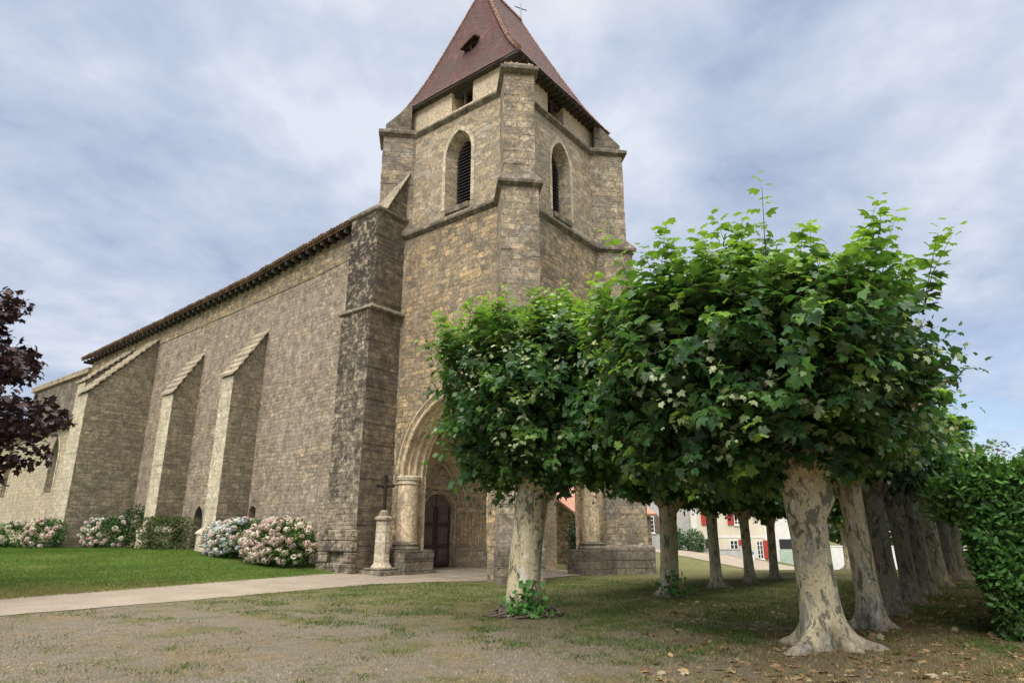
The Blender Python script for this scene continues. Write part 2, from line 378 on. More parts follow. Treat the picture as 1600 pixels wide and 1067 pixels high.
class MB:
    def __init__(s): s.v = []; s.f = []; s.m = []
    def add(s, vs, fs, mi=0):
        o = len(s.v); s.v += [tuple(v) for v in vs]; s.f += [tuple(i + o for i in f) for f in fs]; s.m += [mi] * len(fs); return s
    def box(s, x0, x1, y0, y1, z0, z1, mi=0, mat=None, tri=None):
        vs = [(x, y, z) for z in (z0, z1) for (x, y) in ((x0, y0), (x1, y0), (x1, y1), (x0, y1))]
        if mat is not None: vs = [mat @ Vector(v) for v in vs]
        return s.add(vs, [(3, 2, 1, 0), (4, 5, 6, 7), (0, 1, 5, 4), (1, 2, 6, 5), (2, 3, 7, 6), (3, 0, 4, 7)], mi)
    def loft(s, rings, mi=0, caps=True, close=True):
        n = len(rings[0]); o = len(s.v); fs = []
        vs = [p for r in rings for p in r]
        for k in range(len(rings) - 1):
            for i in range(n if close else n - 1):
                j = (i + 1) % n; fs.append((k * n + i, k * n + j, (k + 1) * n + j, (k + 1) * n + i))
        if caps: fs.append(tuple(range(n - 1, -1, -1))); fs.append(tuple((len(rings) - 1) * n + i for i in range(n)))
        return s.add(vs, fs, mi)
    def tube(s, pts, rad, n=6, mi=0, caps=True):
        pts = [Vector(p) for p in pts]; rings = []; ref = None
        for i, p in enumerate(pts):
            t = (pts[min(i + 1, len(pts) - 1)] - pts[max(i - 1, 0)])
            if t.length < 1e-9: t = Vector((0, 0, 1))
            t.normalize()
            if ref is None: ref = Vector((1, 0, 0)) if abs(t.x) < .8 else Vector((0, 1, 0))
            a = (ref - t * ref.dot(t)).normalized(); b = t.cross(a); ref = a
            r = rad[i] if hasattr(rad, '__len__') else rad
            rings.append([p + a * (r * math.cos(2 * math.pi * k / n)) + b * (r * math.sin(2 * math.pi * k / n)) for k in range(n)])
        return s.loft(rings, mi, caps)
    def lathe(s, prof, cx, cy, n=12, a0=0, mi=0):
        rings = [[(cx + r * math.cos(a0 + 2 * math.pi * k / n), cy + r * math.sin(a0 + 2 * math.pi * k / n), z) for k in range(n)] for r, z in prof]
        return s.loft(rings, mi)
    def extr(s, poly, axis, a, b, mi=0):
        """poly 2D points extruded along an axis: axis 0 -> (y,z), 1 -> (x,z), 2 -> (x,y)"""
        def P(t, q): return ((t, q[0], q[1]), (q[0], t, q[1]), (q[0], q[1], t))[axis]
        return s.loft([[P(a, q) for q in poly], [P(b, q) for q in poly]], mi)
    def build(s, name, mats, parent=None, smooth_=False, bevel=0, mat=None):
        me = D.meshes.new(name); me.from_pydata(s.v, [], s.f)
        if not isinstance(mats, (list, tuple)): mats = [mats]
        for m in mats: me.materials.append(m)
        me.polygons.foreach_set('material_index', s.m)
        bm = bmesh.new(); bm.from_mesh(me); bmesh.ops.recalc_face_normals(bm, faces=bm.faces)
        if bevel: bmesh.ops.bevel(bm, geom=[e for e in bm.edges if len(e.link_faces) == 2 and e.calc_face_angle(0) > .6], offset=bevel, segments=1, affect='EDGES', clamp_overlap=True)
        bm.to_mesh(me); bm.free(); me.update()
        if smooth_: me.polygons.foreach_set('use_smooth', [True] * len(me.polygons))
        uvbox(me)
        o = D.objects.new(name, me); col.objects.link(o)
        if parent: o.parent = parent
        return o


def cut(o, cutters):
    for c in cutters:
        md = o.modifiers.new('b', 'BOOLEAN'); md.operation = 'DIFFERENCE'; md.object = c; md.solver = 'EXACT'
    dg = bpy.context.evaluated_depsgraph_get(); dg.update()
    me = D.meshes.new_from_object(o.evaluated_get(dg)); o.modifiers.clear(); o.data = me
    for c in cutters: D.objects.remove(c, do_unlink=True)
    uvbox(me); return o


def arch(cx, w, z0, zs, ha, n=10):
    """pointed arch outline: jambs from z0 to spring zs, apex ha above the spring; (h, z) points"""
    hw = w / 2; L = [(cx - hw, z0)]
    if ha >= hw:
        c = (ha * ha - hw * hw) / (2 * hw); Rr = c + hw; amax = math.atan2(ha, c)
        left = [(cx + c - Rr * math.cos(amax * k / n), zs + Rr * math.sin(amax * k / n)) for k in range(n + 1)]
    else:
        left = [(cx - hw * math.cos(math.pi / 2 * k / n), zs + ha * math.sin(math.pi / 2 * k / n)) for k in range(n + 1)]
    L += left; L += [(2 * cx - x, z) for x, z in left[-2::-1]]; L.append((cx + hw, z0)); return L


def ax3(axis, t, q): return (t, q[0], q[1]) if axis == 0 else (q[0], t, q[1])


def splay_cutter(axis, profiles):
    """profiles: list of (t, outline)"""
    mb = MB(); mb.loft([[ax3(axis, t, q) for q in pr] for t, pr in profiles]); return mb.build('cutter', M['black'])


def jig(v, a): return v + random.uniform(-a, a)


def courses(mb, foot, z0, z1, h=.3, j=.012, mi=0, top=True):
    """a masonry prism built up of courses whose edges wander slightly"""
    rings = []; z = z0; cx = sum(p[0] for p in foot) / len(foot); cy = sum(p[1] for p in foot) / len(foot)
    while z < z1 - .02:
        zn = min(z1, z + h * random.uniform(.75, 1.25))
        if z1 - zn < h * .5: zn = z1
        ring = []
        for (x, y) in foot:
            d = Vector((x - cx, y - cy)).normalized(); k = random.uniform(-j, j)
            ring.append((x + d.x * k, y + d.y * k))
        rings.append([(x, y, z + .003) for x, y in ring]); rings.append([(x, y, zn - .003) for x, y in ring]); z = zn
    mb.loft(rings, mi)


def rect(cx, cy, dx, dy, ux, uy):
    """footprint centred on cx,cy; (ux,uy) = unit outward direction; dx along it, dy across"""
    vx, vy = -uy, ux
    return [(cx + ux * a * dx / 2 + vx * b * dy / 2, cy + uy * a * dx / 2 + vy * b * dy / 2) for a, b in ((-1, -1), (1, -1), (1, 1), (-1, 1))]


def leaf_tpl(kind):
    if kind == 'palm':
        h = [(0, 0, 0), (.27, -.09, .05), (.52, .10, -.08), (.36, .27, .03), (.55, .56, -.12), (.29, .62, .02)]
        v = [(0, .34, -.04)] + h + [(0, 1, -.2)] + [(-x, y, z) for x, y, z in h[:0:-1]]
        n = len(v) - 1; f = [(0, 1 + i, 1 + (i + 1) % n) for i in range(n)]
        return np.array(v), f
    if kind == 'oval':
        v = [(0, 0, 0), (.2, .3, .05), (.19, .68, .05), (0, 1, -.05), (-.19, .68, .05), (-.2, .3, .05), (0, .5, 0)]
        f = [(6, 0, 1), (6, 1, 2), (6, 2, 3), (6, 3, 4), (6, 4, 5), (6, 5, 0)]
        return np.array(v), f
    if kind == 'mid':      # five-pointed, cheap
        v = [(0, 0, 0), (.42, .1, 0), (.2, .35, .03), (.5, .62, -.03), (0, 1, -.1), (-.5, .62, -.03), (-.2, .35, .03), (-.42, .1, 0)]
        f = [(0, 1, 2), (2, 3, 4), (0, 2, 6), (2, 4, 6), (4, 5, 6), (6, 7, 0)]
        return np.array(v), f
    if kind == 'blade':
        return np.array([(-.09, 0, 0), (.09, 0, 0), (0, 1, .12)]), [(0, 1, 2)]
    if kind == 'star':
        return np.array([(-.5, 0, 0), (0, -.5, .05), (.5, 0, 0), (0, .5, .05)]), [(0, 1, 2, 3)]


def leaves(name, mat, parent, P, T, N, S, C, kind='palm', smooth_=False):
    tv, tf = leaf_tpl(kind); n = len(P); k = len(tv)
    T = T / np.linalg.norm(T, axis=1, keepdims=True)
    B = np.cross(T, N); B /= np.maximum(np.linalg.norm(B, axis=1, keepdims=True), 1e-6); Nn = np.cross(B, T)
    S = np.asarray(S).reshape(-1, 1, 1)
    V = P[:, None, :] + S * (tv[None, :, 0:1] * B[:, None, :] + tv[None, :, 1:2] * T[:, None, :] + tv[None, :, 2:3] * Nn[:, None, :])
    V = V.reshape(-1, 3)
    fl = len(tf[0]); F = (np.array(tf)[None] + (np.arange(n) * k)[:, None, None]).reshape(-1)
    nf = n * len(tf)
    me = D.meshes.new(name); me.vertices.add(len(V)); me.vertices.foreach_set('co', V.astype(np.float32).ravel())
    me.loops.add(len(F)); me.loops.foreach_set('vertex_index', F.astype(np.int32))
    me.polygons.add(nf); me.polygons.foreach_set('loop_start', (np.arange(nf) * fl).astype(np.int32)); me.polygons.foreach_set('loop_total', np.full(nf, fl, np.int32))
    me.update(calc_edges=True)
    at = me.color_attributes.new('Col', 'FLOAT_COLOR', 'POINT')
    cc = np.ones((n, k, 4), np.float32); cc[:, :, :3] = np.asarray(C)[:, None, :]; at.data.foreach_set('color', cc.ravel())
    me.materials.append(mat)
    o = D.objects.new(name, me); col.objects.link(o)
    if parent: o.parent = parent
    return o


def rnd_unit(n, r=rs):
    v = r.normal(size=(n, 3)); return v / np.linalg.norm(v, axis=1, keepdims=True)


# ------------------------------------------------------------------ terrain
def axis_pts(lo, hi, far):
    near = np.arange(lo, hi + .01, 1.0)
    ext = np.array([hi + 4, hi + 10, hi + 20, hi + 40, hi + 80, hi + 160, far])
    ext2 = np.array([lo - 4, lo - 10, lo - 20, lo - 40, lo - 80, lo - 160, -far])[::-1]
    return np.concatenate([ext2, near, ext])


def sheet(name, poly, z, mat, step=.5, wob=0.0):
    """a sheet following the terrain over a four-sided plan region: rows between two edge polylines"""
    lo, hi = poly
    def samp(pl_, t):
        pl_ = np.array(pl_, float); d = np.r_[0, np.cumsum(np.hypot(*np.diff(pl_, axis=0).T))]; d /= d[-1]
        return np.stack([np.interp(t, d, pl_[:, 0]), np.interp(t, d, pl_[:, 1])], 1)
    L = np.array(lo, float); n = max(8, int(np.hypot(*(L[-1] - L[0])) / step)); t = np.linspace(0, 1, n)
    A, B_ = samp(lo, t), samp(hi, t)
    if wob:
        for E_ in (A, B_):
            E_ += np.array([[mnoise.noise(Vector((p[0] * 1.9, p[1] * 1.9, 1))) * wob + mnoise.noise(Vector((p[0] * 7, p[1] * 7, 5))) * wob * .6, mnoise.noise(Vector((p[0] * 2.1, p[1] * 2.1, 9))) * wob + mnoise.noise(Vector((p[0] * 8, p[1] * 8, 7))) * wob * .6] for p in E_])
    m = max(3, int(np.abs(B_ - A).sum(1).max() / step / 1.2))
    vs = []
    for i in range(n):
        for j in range(m + 1):
            q = A[i] + (B_[i] - A[i]) * j / m; vs.append((q[0], q[1], H(q[0], q[1]) + z))
    fs = [(i * (m + 1) + j, (i + 1) * (m + 1) + j, (i + 1) * (m + 1) + j + 1, i * (m + 1) + j + 1) for i in range(n - 1) for j in range(m)]
    mb = MB().add(vs, fs); o = mb.build(name, mat, smooth_=True)
    me = o.data
    if me.polygons[0].normal.z < 0: me.flip_normals()
    return o


def groundmat():
    m, nt, b = newmat('dry_gravelly_turf')
    P = nn(nt, 'ShaderNodeTexCoord').outputs['Object']
    x, y, z = sepx(nt, P)
    nA = noise(nt, P, .45, 6, .6, .3); nB = noise(nt, P, 1.6, 6, .65, .4); nC = noise(nt, P, 14, 6, .75); nD = noise(nt, P, 38, 5, .8); nE = noise(nt, P, 4.5, 5, .7, .4)
    grit = ramp(nt, nD, [(.36, (.065, .055, .04)), (.47, (.175, .15, .115)), (.56, (.27, .24, .19)), (.66, (.46, .42, .35))])
    nF = math_(nt, 'ADD', math_(nt, 'MULTIPLY', nC, .4), math_(nt, 'MULTIPLY', nD, .6))
    dry = ramp(nt, nF, [(.38, (.075, .058, .03)), (.5, (.23, .175, .095)), (.62, (.44, .35, .21))])
    grn = ramp(nt, nF, [(.38, (.03, .045, .012)), (.5, (.085, .115, .03)), (.62, (.19, .21, .07))])
    lit = ramp(nt, nF, [(.38, (.06, .043, .024)), (.5, (.17, .125, .068)), (.62, (.30, .23, .13))])
    gz = math_(nt, 'MULTIPLY', mapr(nt, math_(nt, 'ADD', x, math_(nt, 'MULTIPLY', nE, 3.0)), -5.5, -8.5), mapr(nt, y, -14.0, -11.0), clamp=True)
    c = mixc(nt, mapr(nt, math_(nt, 'SUBTRACT', nB, math_(nt, 'MULTIPLY', gz, .13)), .38, .56), grit, dry)
    c = mixc(nt, mapr(nt, nA, .54, .66, 0, .8), c, dry)
    # greener turf between the path, the tower and the first trees
    wob_ = math_(nt, 'MULTIPLY', math_(nt, 'SUBTRACT', nE, .5), 5.0)
    gx = math_(nt, 'ADD', math_(nt, 'ADD', x, math_(nt, 'MULTIPLY', math_(nt, 'SUBTRACT', nB, .5), 8)), wob_)
    gm = math_(nt, 'MULTIPLY', mapr(nt, gx, -11.5, -6.5), mapr(nt, nE, .36, .55), clamp=True)
    c = mixc(nt, math_(nt, 'MULTIPLY', gm, .8), c, grn)
    c = mixc(nt, math_(nt, 'MULTIPLY', mapr(nt, noise(nt, P, .9, 5, .6, .5), .53, .63), .55), c, grn)
    # leaf litter along the hedge
    lm = math_(nt, 'MULTIPLY', mapr(nt, math_(nt, 'ADD', y, wob_), -9.5, -12.5), mapr(nt, nB, .34, .52), clamp=True)
    c = mixc(nt, math_(nt, 'MULTIPLY', lm, .75), c, lit)
    c = mixc(nt, 1.0, c, ramp(nt, nE, [(.3, (.78, .78, .76)), (.7, (1.15, 1.15, 1.13))]), 'MULTIPLY')
    nt.links.new(c, b.inputs['Base Color'])
    h = math_(nt, 'ADD', math_(nt, 'MULTIPLY', nC, 1.0), math_(nt, 'MULTIPLY', nD, .8))
    bump(nt, b, h, .05); b.inputs['Roughness'].default_value = 1
    b.inputs['Specular IOR Level'].default_value = .1
    return m


M['ground'] = groundmat()


def lawnmat():
    m, nt, b = newmat('mown_green_lawn')
    P = nn(nt, 'ShaderNodeTexCoord').outputs['Object']
    x, y, z = sepx(nt, P)
    nA = noise(nt, P, .5, 5, .6, .4); nB = noise(nt, P, 22, 5, .75); nE = noise(nt, P, 3, 5, .7)
    mpp = nn(nt, 'ShaderNodeMapping'); nt.links.new(P, mpp.inputs[0]); mpp.inputs['Rotation'].default_value = (0, 0, R_(25)); mpp.inputs['Scale'].default_value = (.25, 1.6, 1)
    st = noise(nt, mpp.outputs[0], 1.0, 3, .5)
    g = ramp(nt, nB, [(.28, (.045, .078, .016)), (.5, (.092, .145, .030)), (.72, (.155, .22, .058))])
    g = mixc(nt, 1.0, g, ramp(nt, st, [(.35, (.72, .76, .72)), (.65, (1.22, 1.18, 1.2))]), 'MULTIPLY')
    d = ramp(nt, nB, [(.3, (.12, .11, .045)), (.7, (.30, .25, .11))])
    dm = math_(nt, 'MAXIMUM', mapr(nt, nA, .56, .70, 0, .7), math_(nt, 'MULTIPLY', mapr(nt, math_(nt, 'ADD', math_(nt, 'ADD', y, math_(nt, 'MULTIPLY', x, .35)), math_(nt, 'MULTIPLY', nE, 5)), 7.2, 4.0), .85))
    nt.links.new(mixc(nt, dm, g, d), b.inputs['Base Color']); bump(nt, b, nB, .04)
    b.inputs['Roughness'].default_value = 1; b.inputs['Specular IOR Level'].default_value = .1
    return m


M['lawn'] = lawnmat()


def pathmat():
    m, nt, b = newmat('pale_gravel_concrete')
    P = nn(nt, 'ShaderNodeTexCoord').outputs['Object']
    nA = noise(nt, P, 1.1, 5, .6); nB = noise(nt, P, 55, 4, .8)
    c = ramp(nt, nB, [(.32, (.13, .108, .08)), (.5, (.27, .23, .18)), (.68, (.46, .41, .335))])
    c = mixc(nt, 1.0, c, ramp(nt, nA, [(.3, (.84, .83, .8)), (.7, (1.12, 1.11, 1.1))]), 'MULTIPLY')
    nt.links.new(c, b.inputs['Base Color']); bump(nt, b, nB, .012); b.inputs['Roughness'].default_value = .95
    return m


M['path'] = pathmat(); M['line'] = simple('pale_stone_strip', (.42, .40, .35), (.58, .56, .5), 6, .9)
gx = axis_pts(-26, 50, 1500); gy = axis_pts(-24, 60, 1500)
GX, GY = np.meshgrid(gx, gy, indexing='ij'); GZ = hgt(GX, GY)
nx, ny = GX.shape
mb = MB(); mb.add(np.stack([GX, GY, GZ], -1).reshape(-1, 3).tolist(), [(i * ny + j, (i + 1) * ny + j, (i + 1) * ny + j + 1, i * ny + j + 1) for i in range(nx - 1) for j in range(ny - 1)])
g = mb.build('ground', M['ground'], smooth_=True); tag(g, kind='structure')
if g.data.polygons[0].normal.z < 0: g.data.flip_normals()
low_edge = [(-40, -1.5), (-26, .6), (-14.2, 2.35), (-10.4, 2.5), (-3.9, 3.1), (-1.2, 2.2), (.6, .9)]
up_edge = [(-40, 2.5), (-26, 4.2), (-13.2, 5.55), (-8.4, 6.2), (-3.2, 6.9), (-1.6, 6.75), (.6, 6.7)]
tag(sheet('path', (low_edge, up_edge), .014, M['path'], .35, .09), kind='structure')
tag(sheet('lawn', ([(-40, 2.3), (-26, 4.0), (-13.2, 5.35), (-8.4, 6.0), (-3.2, 6.7), (-.3, 6.7)], [(-60, 60), (-40, 60), (-20, 60), (-12, 60), (-4, 60), (-.3, 60)]), .007, M['lawn'], .8), kind='structure')
tag(sheet('porch_floor', ([(.2, .4), (8.2, .4)], [(.2, 7.0), (8.2, 7.0)]), .022, M['path'], .6), kind='structure')
lane = [(CAM + FW * 64 + RT * a) for a in (4, 80)]; lane2 = [(CAM + FW * 74 + RT * a) for a in (4, 80)]
tag(sheet('road', ([(p.x, p.y) for p in lane], [(p.x, p.y) for p in lane2]), .05, M['path'], 1.5), kind='structure')

for i_, (xa, ya, xb, yb) in enumerate(((.3, 3.4, 6.4, 3.5), (.3, 5.4, 6.4, 5.5), (2.2, .6, 2.3, 5.9), (4.4, .6, 4.5, 5.9))):
    tag(sheet('porch_marking', ([(xa, ya), (xb, ya)], [(xa, yb), (xb, yb)]), .030 + .003 * (i_ > 1), M['line'], .5), kind='structure')

# ================================================================== CHURCH
church = empty('church', (0, 0, 0))
tag(church, 'large old stone church with a square bell tower, tall plum tiled roof and buttressed nave', 'church')
TX, TY = 7.8, 7.3; Z1, Z2, Z3 = 15.1, 20.65, 22.45
# ---- lower tower stage with open porch
SC, WC = 3.62, 3.9     # arch centres on the south (X=0) and west (Y=0) faces
mb = MB(); mb.box(0, TX, 0, TY + .35, -.6, Z1)
low = mb.build('tower_porch_wall', [M['tower_low'], M['carved']], church)
cutters = []
c = MB().box(1.2, 6.6, 1.2, 6.1, -.8, 7.6); cutters.append(c.build('cutter', M['black']))
cutters.append(splay_cutter(0, [(-.1, arch(SC, 4.9, -.8, 3.9, 3.35)), (1.3, arch(SC, 4.1, -.8, 3.9, 2.75))]))
cutters.append(splay_cutter(1, [(-.1, arch(WC, 5.0, -.8, 3.9, 3.35)), (1.3, arch(WC, 4.2, -.8, 3.9, 2.75))]))
c = MB(); c.extr(arch(2.3, 2.2, -.8, 3.9, 1.8), 0, 6.4, 8.2); cutters.append(c.build('cutter', M['black']))
# portal niche, stepped outline
PC = 3.42
cutters.append(splay_cutter(1, [(6.0, arch(PC, 4.9, -.8, 2.75, 3.9)), (7.05, arch(PC, 2.45, -.8, 2.75, 2.05))]))
cutters.append(splay_cutter(1, [(6.9, arch(PC, 1.95, -.8, 2.78, .66)), (7.45, arch(PC, 1.95, -.8, 2.78, .66))]))
cut(low, cutters)
low.data.materials.clear(); low.data.materials.append(M['tower_low']); low.data.materials.append(M['carved'])
for p in low.data.polygons:
    c_ = p.center
    inn = (.03 < c_.x < TX - .02) and (.03 < c_.y < TY + .3) and c_.z < 8
    p.material_index = 1 if inn else 0

# ---- arch rolls on the two tower arches and the portal
def rolls(name, axis, cx, spec, parent, mat, z0=.9):
    mb = MB()
    for t, w_, zs, ha, r in spec:
        pts = arch(cx, w_, z0, zs, ha, 14)
        mb.tube([ax3(axis, t, q) for q in pts], r, 7)
    return mb.build(name, mat, parent, smooth_=True)


def lerp(a, b, t): return a + (b - a) * t


def tower_arch(axis, cx, wi, wo):
    spec = []
    for k, t in enumerate((.10, .38, .66, .98)):
        f = (t + .1) / 1.4
        spec.append((t, lerp(wo, wi, f) - .02, 3.9, lerp(3.35, 2.75, f), (.10, .07, .10, .07)[k]))
    o = rolls('arch_moulding', axis, cx, spec, church, M['carved'], 1.0)
    hood = rolls('hood_moulding', axis, cx, [(-.0, wo + .30, 3.9, 3.55, .05)], church, M['carved'], 3.9)
    return o


tower_arch(0, SC, 4.1, 4.9); tower_arch(1, WC, 4.2, 5.0)
# responds (rounded piers in the reveals) with capitals and plinths
for (px, py, n_) in ((.40, 5.93, 'a'), (6.28, .55, 'b')):
    m_ = MB(); m_.lathe([(.44, -.4), (.44, 3.66)], px, py, 24)
    po = m_.build('porch_pier', M['carved'], church)
    MB().lathe([(.45, 3.6), (.50, 3.66), (.47, 3.76), (.52, 3.82), (.52, 3.94), (.45, 4.0)], px, py, 24).build('capital', M['dressed'], po)
    pb = MB(); pb.lathe([(.56, 1.0), (.62, 1.06), (.55, 1.16), (.58, 1.24), (.45, 1.34)], px, py, 24)
    courses(pb, rect(px - .05, py - .08, 1.62, 1.62, 1, 0), -.4, 1.02, .42, .02)
    pb.build('plinth', M['plinth'], po, bevel=.02)
# porch portal orders
spec = []
for k in range(9):
    f = k / 8; spec.append((lerp(6.04, 6.98, f), lerp(4.86, 2.62, f), 2.75, lerp(3.88, 2.18, f), (.105 if k % 2 == 0 else .055)))
portal = rolls('portal_archivolt', 1, PC, spec, church, M['carved'], .95)
for sgn in (-1, 1):
    imp = MB(); rings = []
    for z_, g_ in ((2.62, .0), (2.68, .05), (2.84, .06), (2.88, .0)):
        pts = [(PC + sgn * (2.45 + .1), 5.98 - g_), (PC + sgn * (1.14 - g_), 6.93 - g_), (PC + sgn * (1.14 - g_), 7.1), (PC + sgn * 2.55, 7.1)]
        rings.append([(x, y, z_) for x, y in pts])
    imp.loft(rings); imp.build('impost_band', M['carved'], portal)
for sgn in (-1, 1):
    dado = MB()
    dado.loft([[(PC + sgn * 2.55, 5.93, z_), (PC + sgn * 1.10, 6.88, z_), (PC + sgn * 1.10, 7.1, z_), (PC + sgn * 2.55, 7.1, z_)] for z_ in (-.1, 1.04)])
    dado.build('portal_dado', M['tower_up'], portal)
# tympanum with shallow relief
ty = MB(); ty.extr(arch(PC, 2.5, 2.70, 2.75, 2.1), 1, 7.02, 7.2)
tym = ty.build('tympanum', M['dressed'], church)
cut(tym, [splay_cutter(1, [(6.8, arch(PC, 1.96, 2.0, 2.78, .67)), (7.4, arch(PC, 1.96, 2.0, 2.78, .67))])])
rl = MB(); rl.box(PC - .80, PC + .72, 6.96, 7.03, 3.62, 3.80)
for k in range(9): rl.lathe([(.05, 3.66), (.07, 3.72), (.05, 3.78)], PC - .7 + k * .17, 6.96, 6)
rl.tube([(PC, 6.99, 3.8), (PC, 6.99, 4.42)], .035, 6); rl.tube([(PC - .26, 6.99, 4.16), (PC, 6.98, 4.22), (PC + .26, 6.99, 4.16)], .03, 6)
rl.lathe([(.03, 4.30), (.13, 4.36), (.20, 4.46), (.14, 4.56), (.04, 4.6)], PC, 6.98, 8); rl.lathe([(.02, 3.46), (.06, 3.52), (.07, 3.62)], PC, 6.97, 6)
rl.build('carved_relief', M['carved'], tym)
rolls('tympanum_moulding', 1, PC, [(6.93, 2.52, 2.75, 2.08, .10), (6.98, 2.22, 2.8, 1.86, .05)], church, M['dressed'], 1.0)
rolls('door_arch_moulding', 1, PC, [(6.98, 2.1, 2.78, .76, .075), (7.0, 2.42, 2.85, .92, .05)], church, M['dressed'], .2)
# double door
fl = H(PC, 6.9) + .05
for sgn in (-1, 1):
    dl = MB(); pts = [q for q in arch(PC, 1.95, fl, 2.78, .66, 10)]
    half = [q for q in pts if (q[0] - PC) * sgn >= -1e-6]
    if sgn > 0: half = [(PC + .03, fl)] + [(max(q[0], PC + .03), q[1]) for q in half[:]]
    else: half = [(min(q[0], PC - .03), q[1]) for q in half] + [(PC - .03, fl)]
    dl.extr(half, 1, 7.22, 7.29)
    d = dl.build('door_leaf', M['grey_wood'], church)
    fr = MB(); x0, x1 = (PC + .04, PC + .96) if sgn > 0 else (PC - .96, PC - .04)
    for xa, xb in ((x0, x0 + .11), (x1 - .11, x1)): fr.box(xa, xb, 7.175, 7.218, fl + .02, 2.86)
    for za, zb in ((fl + .02, fl + .22), (1.02, 1.20), (1.98, 2.16)): fr.box(x0 + .112, x1 - .112, 7.18, 7.219, za, zb)
    fr.build('door_rails', M['door_frame'], d)
    for za, zb in ((fl + .30, .62), (.66, .95), (1.30, 1.88), (2.26, 2.5), (2.54, 2.78)):
        MB().box(x0 + .19, x1 - .19, 7.19, 7.219, za, zb).build('door_panel', M['grey_wood'], d, bevel=.012)
    if sgn > 0: MB().lathe([(.02, 1.5), (.045, 1.53), (.02, 1.56)], x0 + .06, 7.15, 8).build('door_handle', M['iron'], d)
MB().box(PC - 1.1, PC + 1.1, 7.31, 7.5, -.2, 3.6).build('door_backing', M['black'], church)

# ---- upper tower stage
INS = .16
up = MB().box(INS, TX - INS, INS, TY - INS, Z1 - .02, Z2).build('belfry_wall', M['tower_up'], church)
BS, BW = 3.32, 3.95
wz0, wzs, wha = 15.95, 18.55, 1.25
cut(up, [splay_cutter(0, [(INS - .05, arch(BS, 1.62, wz0 - .15, wzs, wha)), (INS + .55, arch(BS, 1.12, wz0 + .05, wzs, .95)), (INS + 1.4, arch(BS, 1.12, wz0 + .05, wzs, .95))]),
         splay_cutter(1, [(INS - .05, arch(BW, 1.62, wz0 - .15, wzs, wha)), (INS + .55, arch(BW, 1.12, wz0 + .05, wzs, .95)), (INS + 1.4, arch(BW, 1.12, wz0 + .05, wzs, .95))])])
for axis, cc in ((0, BS), (1, BW)):
    # dressed surround ring
    outer = arch(cc, 1.98, wz0 - .1, wzs, 1.46, 12); inner = arch(cc, 1.60, wz0 - .1, wzs, 1.24, 12)
    r_ = MB(); t0, t1 = INS - .02, INS + .02
    r_.loft([[ax3(axis, t0, q) for q in outer], [ax3(axis, t0, q) for q in inner], [ax3(axis, t1 + .03, q) for q in inner], [ax3(axis, t1, q) for q in outer]], caps=False, close=False)
    wd = r_.build('window_surround', M['dressed'], church)
    lb = MB(); zz_ = wz0 + .1
    k = 0
    while zz_ < wzs + .85:
        hw = .56 if zz_ < wzs else .56 * max(.05, 1 - ((zz_ - wzs) / .98) ** 1.6)
        a0, a1 = cc - hw, cc + hw
        # slat sloping outward and down
        q0, q1 = INS + .52, INS + .80
        vs = [ax3(axis, q0, (a0, zz_)), ax3(axis, q0, (a1, zz_)), ax3(axis, q1, (a1, zz_ + .16)), ax3(axis, q1, (a0, zz_ + .16))]
        vs += [(v[0], v[1], v[2] + .035) for v in vs]
        lb.add(vs, [(0, 1, 2, 3), (7, 6, 5, 4), (0, 4, 5, 1), (1, 5, 6, 2), (2, 6, 7, 3), (3, 7, 4, 0)]); zz_ += .165
    lb.build('louvre', M['louvre'], wd)
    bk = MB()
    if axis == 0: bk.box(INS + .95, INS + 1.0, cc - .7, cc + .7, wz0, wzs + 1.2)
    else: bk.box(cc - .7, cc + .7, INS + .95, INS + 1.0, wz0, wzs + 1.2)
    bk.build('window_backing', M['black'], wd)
# low sill walls under the belfry windows
s_ = MB(); s_.box(INS - .10, INS + .1, BS - .72, BS + .72, wz0 - .42, wz0 - .12); s_.build('window_sill', M['ledge'], church, bevel=.03)
s_ = MB(); s_.box(BW - .74, BW + .74, INS - .10, INS + .1, wz0 - .42, wz0 - .12); s_.build('window_sill', M['ledge'], church, bevel=.03)

